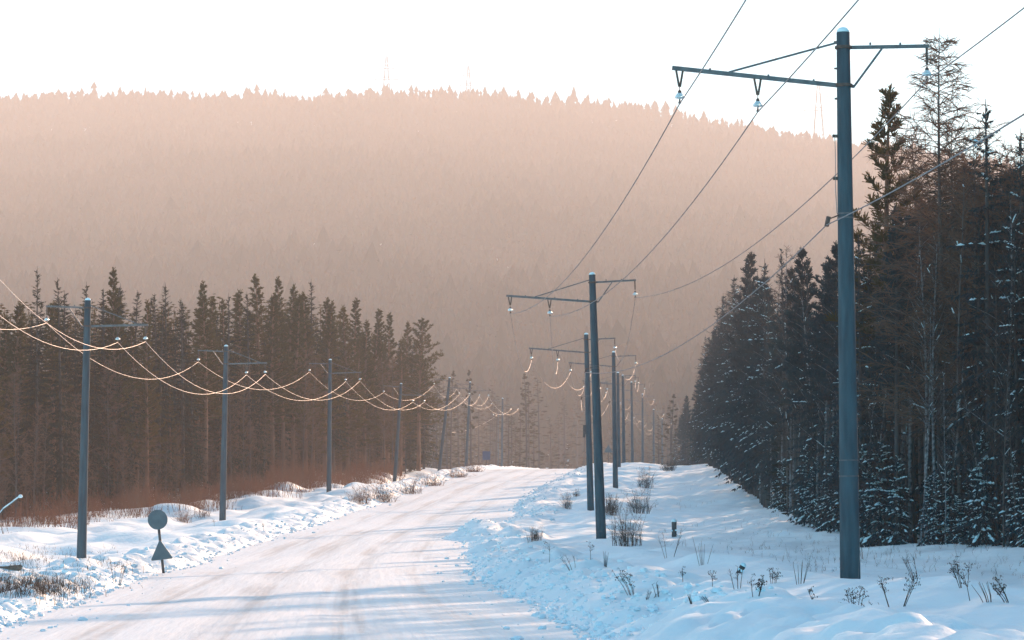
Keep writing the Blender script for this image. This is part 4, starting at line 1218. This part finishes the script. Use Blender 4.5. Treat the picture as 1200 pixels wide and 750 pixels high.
def weed(px, py, hp, label, kind, lean=0.0, wpx=None):
    """dry plant: bare stems with seed heads (umbel), thin stalks, or branching stems"""
    g = ground_at(px, py); S = g.y / F; h = hp * S; r = random.Random(int(px * 7 + py))
    e = empty('dry_weed', g); tag(e, label, 'weed', 'dry weeds in the roadside snow')
    st = MB(); hd = MB(); wv = (wpx or hp * .7) * S / 2
    n = {'umbel': 5, 'stalk': 6, 'branch': 4, 'single': 1}[kind]
    for i in range(n):
        o = r.uniform(-1, 1) * wv; tip = V3(o + lean * h, r.uniform(-.3, .3) * wv, h * r.uniform(.65, 1.0))
        b = V3(o * .25, 0, -.12); m_ = b.lerp(tip, .55) + V3(-lean * h * .12, 0, .02 * h)
        st.tube([b, m_, tip], [.005, .004, .0022], 4, cap=False)
        if kind == 'stalk': continue
        for k in range(6 if kind != 'single' else 9):
            f = r.uniform(.45, 1.0); c = m_.lerp(tip, (f - .45) / .55)
            d = V3(r.uniform(-1, 1), r.uniform(-.6, .6), r.uniform(.2, 1.1)).normalized() * h * r.uniform(.12, .28)
            st.tube([c, c + d], [.0026, .0015], 3, cap=False)
            if kind in ('umbel', 'single'):
                q = c + d
                for j in range(5):
                    w_ = q + V3(r.uniform(-1, 1), r.uniform(-1, 1), r.uniform(-.3, .5)) * .026; s = .0065 * r.uniform(.7, 1.4)
                    hd.add([w_ + V3(s, 0, 0), w_ + V3(-s * .5, s * .87, 0), w_ + V3(-s * .5, -s * .87, 0), w_ + V3(0, 0, s * 1.2), w_ - V3(0, 0, s)],
                           [(0, 1, 3), (1, 2, 3), (2, 0, 3), (1, 0, 4), (2, 1, 4), (0, 2, 4)])
    st.build('stems', M_BROWN, e)['kind'] = 'stuff'
    if hd.v: hd.build('seed_heads', M_BROWN, e)['kind'] = 'stuff'
W = [(1004, 716, 26, 'bushy dry umbel weed just below right of the nearest pole', 'umbel', .1, 30), (1050, 712, 36, 'larger dry umbel weed right of the nearest pole\'s foot', 'umbel', .05, 42),
     (957, 718, 26, 'dry weed leaning left, below left of the nearest pole', 'single', -.5, 12), (983, 720, 12, 'tiny dry weed directly below the nearest pole', 'single', -.3, 8),
     (937, 685, 30, 'upright grassy stalks just left of the nearest pole', 'stalk', 0, 24), (906, 684, 16, 'small umbel weed on the drift left of the nearest pole', 'umbel', .1, 12),
     (885, 700, 22, 'round-headed umbel weed at the drift crest between the two near poles', 'umbel', .1, 20), (1075, 682, 34, 'tall thin branching weed behind the drift crest', 'branch', -.25, 24),
     (1130, 690, 32, 'dark branching umbel weed right of the tall thin one', 'umbel', -.15, 26), (1140, 705, 42, 'tallest single-stemmed weed near the right edge', 'single', -.15, 12),
     (1188, 722, 28, 'dark-headed weed leaning left at the right edge', 'umbel', -.5, 30), (1160, 735, 26, 'bundle of short slanting stalks at lower right', 'stalk', -.5, 22),
     (1030, 746, 12, 'low dry twig lying on the drift at the bottom edge', 'branch', -1.2, 40), (943, 738, 10, 'short dry stub of weed low on the drift', 'stalk', -.4, 8),
     (1013, 655, 20, 'thin weed right behind the nearest pole', 'branch', 0, 16), (641, 662, 34, 'sparse dry weed on the bank left of the second pole', 'single', -.2, 24),
     (672, 668, 16, 'low leaning weed left of the second pole\'s foot', 'branch', -.5, 18), (693, 662, 22, 'short upright weed just left of the second pole\'s foot', 'single', 0, 10),
     (709, 664, 18, 'short upright weed just right of the second pole\'s foot', 'stalk', 0, 8), (744, 700, 30, 'dark leafy weed leaning left on the plowed bank', 'umbel', -.4, 26),
     (757, 706, 10, 'low dry twig beside the dark leafy weed', 'branch', .8, 16), (772, 700, 16, 'small branching weed right of the dark leafy one', 'branch', -.2, 16),
     (801, 683, 16, 'single dark stalk on the smooth drift', 'single', 0, 6), (836, 690, 22, 'thin tall stalk at the drift crest', 'single', 0, 6),
     (784, 654, 34, 'spreading bare weed behind the drift, below the dark stump', 'branch', 0, 34), (824, 662, 34, 'group of thin stalks right of the spreading weed', 'stalk', 0, 36),
     (866, 690, 26, 'greyish branching weed in front of the snow-capped stub', 'branch', .1, 28), (811, 708, 12, 'tiny slanting twig on the lower drift', 'stalk', -.5, 8), (838, 724, 14, 'slanting dry stem low on the drift', 'stalk', -1.0, 12),
     (137, 686, 26, 'dry brown weed on the left verge beside the road sign', 'umbel', .1, 24), (252, 617, 9, 'small dark sprout left of the second left pole\'s foot', 'single', 0, 6), (310, 622, 8, 'tiny sprout on the snow right of the second left pole', 'single', 0, 6)]
for a in W: weed(*a)

# stub posts, log, snowy branch
def stub(px, py, hp, wp, label, tilt=0.0):
    g = ground_at(px, py); S = g.y / F; h = hp * S; r = wp * S / 2
    e = empty('wooden_stub', g, (0, tilt, 0)); tag(e, label, 'stump', 'stubs in the snow')
    m = MB(); m.lathe([(r * 1.1, -.2), (r, 0), (r * .95, h * .6), (r * 1.02, h), (r * .7, h + r * .2)], 9); m.build('post', M_DARKPOST, e, True)
    m = MB(); m.lathe([(r * 1.05, h + .003), (r * 1.1, h + r * .5), (r * .7, h + r * 1.1), (r * .1, h + r * 1.3)], 9); m.build('snow_cap', M_SNOWCAP, e, True)
    m = MB(); m.bar((-r * 1.05, -r * .4, h * .4), (r * 1.05, -r * .9, h * .45), .03, .05); m.build('knot', M_SNOWCAP, e)
stub(790, 630, 17, 6, 'dark upright stub post with snow on top in the right verge')
stub(866, 672, 9, 7, 'short tilted dark stub with snow cap behind the drift crest', .5)
def log():
    g = ground_at(10, 668); e = empty('fallen_log', g - V3(0, 0, .04), (0, 0, .3)); e.scale = (.62, .8, .8); tag(e, 'fallen dark log under a snow mound at the left edge', 'log')
    r = random.Random(12); m = MB(); n = 10
    for i in range(8):
        t = i / 7; c = V3(-.75 + 1.2 * t, .04 * math.sin(5 * t), .02 + .08 * t); rr = .095 - .02 * t
        for j in range(n):
            q = rr * r.uniform(.78, 1.18); m.v.append(c + V3(r.uniform(-.03, .03), math.cos(j * .628) * q, math.sin(j * .628) * q))
    for i in range(7):
        for j in range(n): m.f.append((i * n + j, i * n + (j + 1) % n, (i + 1) * n + (j + 1) % n, (i + 1) * n + j)); m.m.append(0)
    m.f.append(tuple(7 * n + j for j in range(n))); m.m.append(0)
    for k in range(5):
        b = V3(r.uniform(-.2, .4), -.05, .1); m.tube([b, b + V3(r.uniform(-.1, .2), r.uniform(-.12, 0), r.uniform(.02, .16))], [.018, .005], 4)
    m.build('trunk', M_WOODEND, e)
    m = MB(); nu, nv = 16, 10
    for i in range(nu):
        for j in range(nv):
            u, v = i / (nu - 1), j / (nv - 1); x = -1.5 + 2.6 * u; y = -.10 + .9 * v
            hh = math.sin(math.pi * u) ** .7 * math.sin(math.pi * min(1, v * .9 + .1)) ** .8
            m.v.append(V3(x, y - .05 * math.sin(7 * u), .30 * hh - .12 + .02 * math.sin(9 * u + 4 * v)))
    for i in range(nu - 1):
        for j in range(nv - 1): m.f.append((i * nv + j, (i + 1) * nv + j, (i + 1) * nv + j + 1, i * nv + j + 1)); m.m.append(0)
    m.build('snow', M_SNOW, e, True)
log()
def snowy_branch():
    p = ground_at(-16, 640); d = p.y
    pts = [p - V3(0, 0, .1), at(-8, 612, d), at(4, 597, d), at(16, 588, d), at(24, 582, d)]
    e = empty('leaning_sapling', p); tag(e, 'snow-covered sapling leaning in from the left edge before the forest', 'sapling')
    m = MB(); m.tube([q - p for q in pts], [.05, .045, .04, .03, .02], 6); m.build('trunk', M_GREYBARK, e, True)
    m = MB()
    for a, b in zip(pts[1:-1], pts[2:]): m.bar(a - p + V3(0, 0, .045), b - p + V3(0, 0, .035), .07, .05)
    m.lathe([(.05, -.05), (.085, 0), (.06, .06), (.01, .08)], 8, c=pts[-1] - p); m.build('snow', M_SNOWCAP, e, True)
snowy_branch()

# ------------------------------------------------------------------ haze
ZTOP = 40 + max(float(at(453, 66, 3045).z), float(at(549, 77, 3045).z))
def haze():
    mb = MB(); x0, x1, y0, y1, z0, z1 = -1960, 1960, -120, 4050, -130, ZTOP
    vs = [V3(x, y, z) for z in (z0, z1) for x, y in ((x0, y0), (x1, y0), (x1, y1), (x0, y1))]
    mb.add(vs, [(0, 3, 2, 1), (4, 5, 6, 7), (0, 1, 5, 4), (1, 2, 6, 5), (2, 3, 7, 6), (3, 0, 4, 7)])
    m = bpy.data.materials.new('haze'); m.use_nodes = True; n = m.node_tree.nodes
    n.remove(n['Principled BSDF']); pv = n.new('ShaderNodeVolumePrincipled')
    pv.inputs['Color'].default_value = (0.95, 0.84, 0.785, 1); pv.inputs['Density'].default_value = HAZE_DENSITY; pv.inputs['Anisotropy'].default_value = 0.0
    m.node_tree.links.new(pv.outputs[0], n['Material Output'].inputs['Volume'])
    o = mb.build('haze', m); tag(o, 'thin frosty haze filling the valley', kind='stuff')
haze()
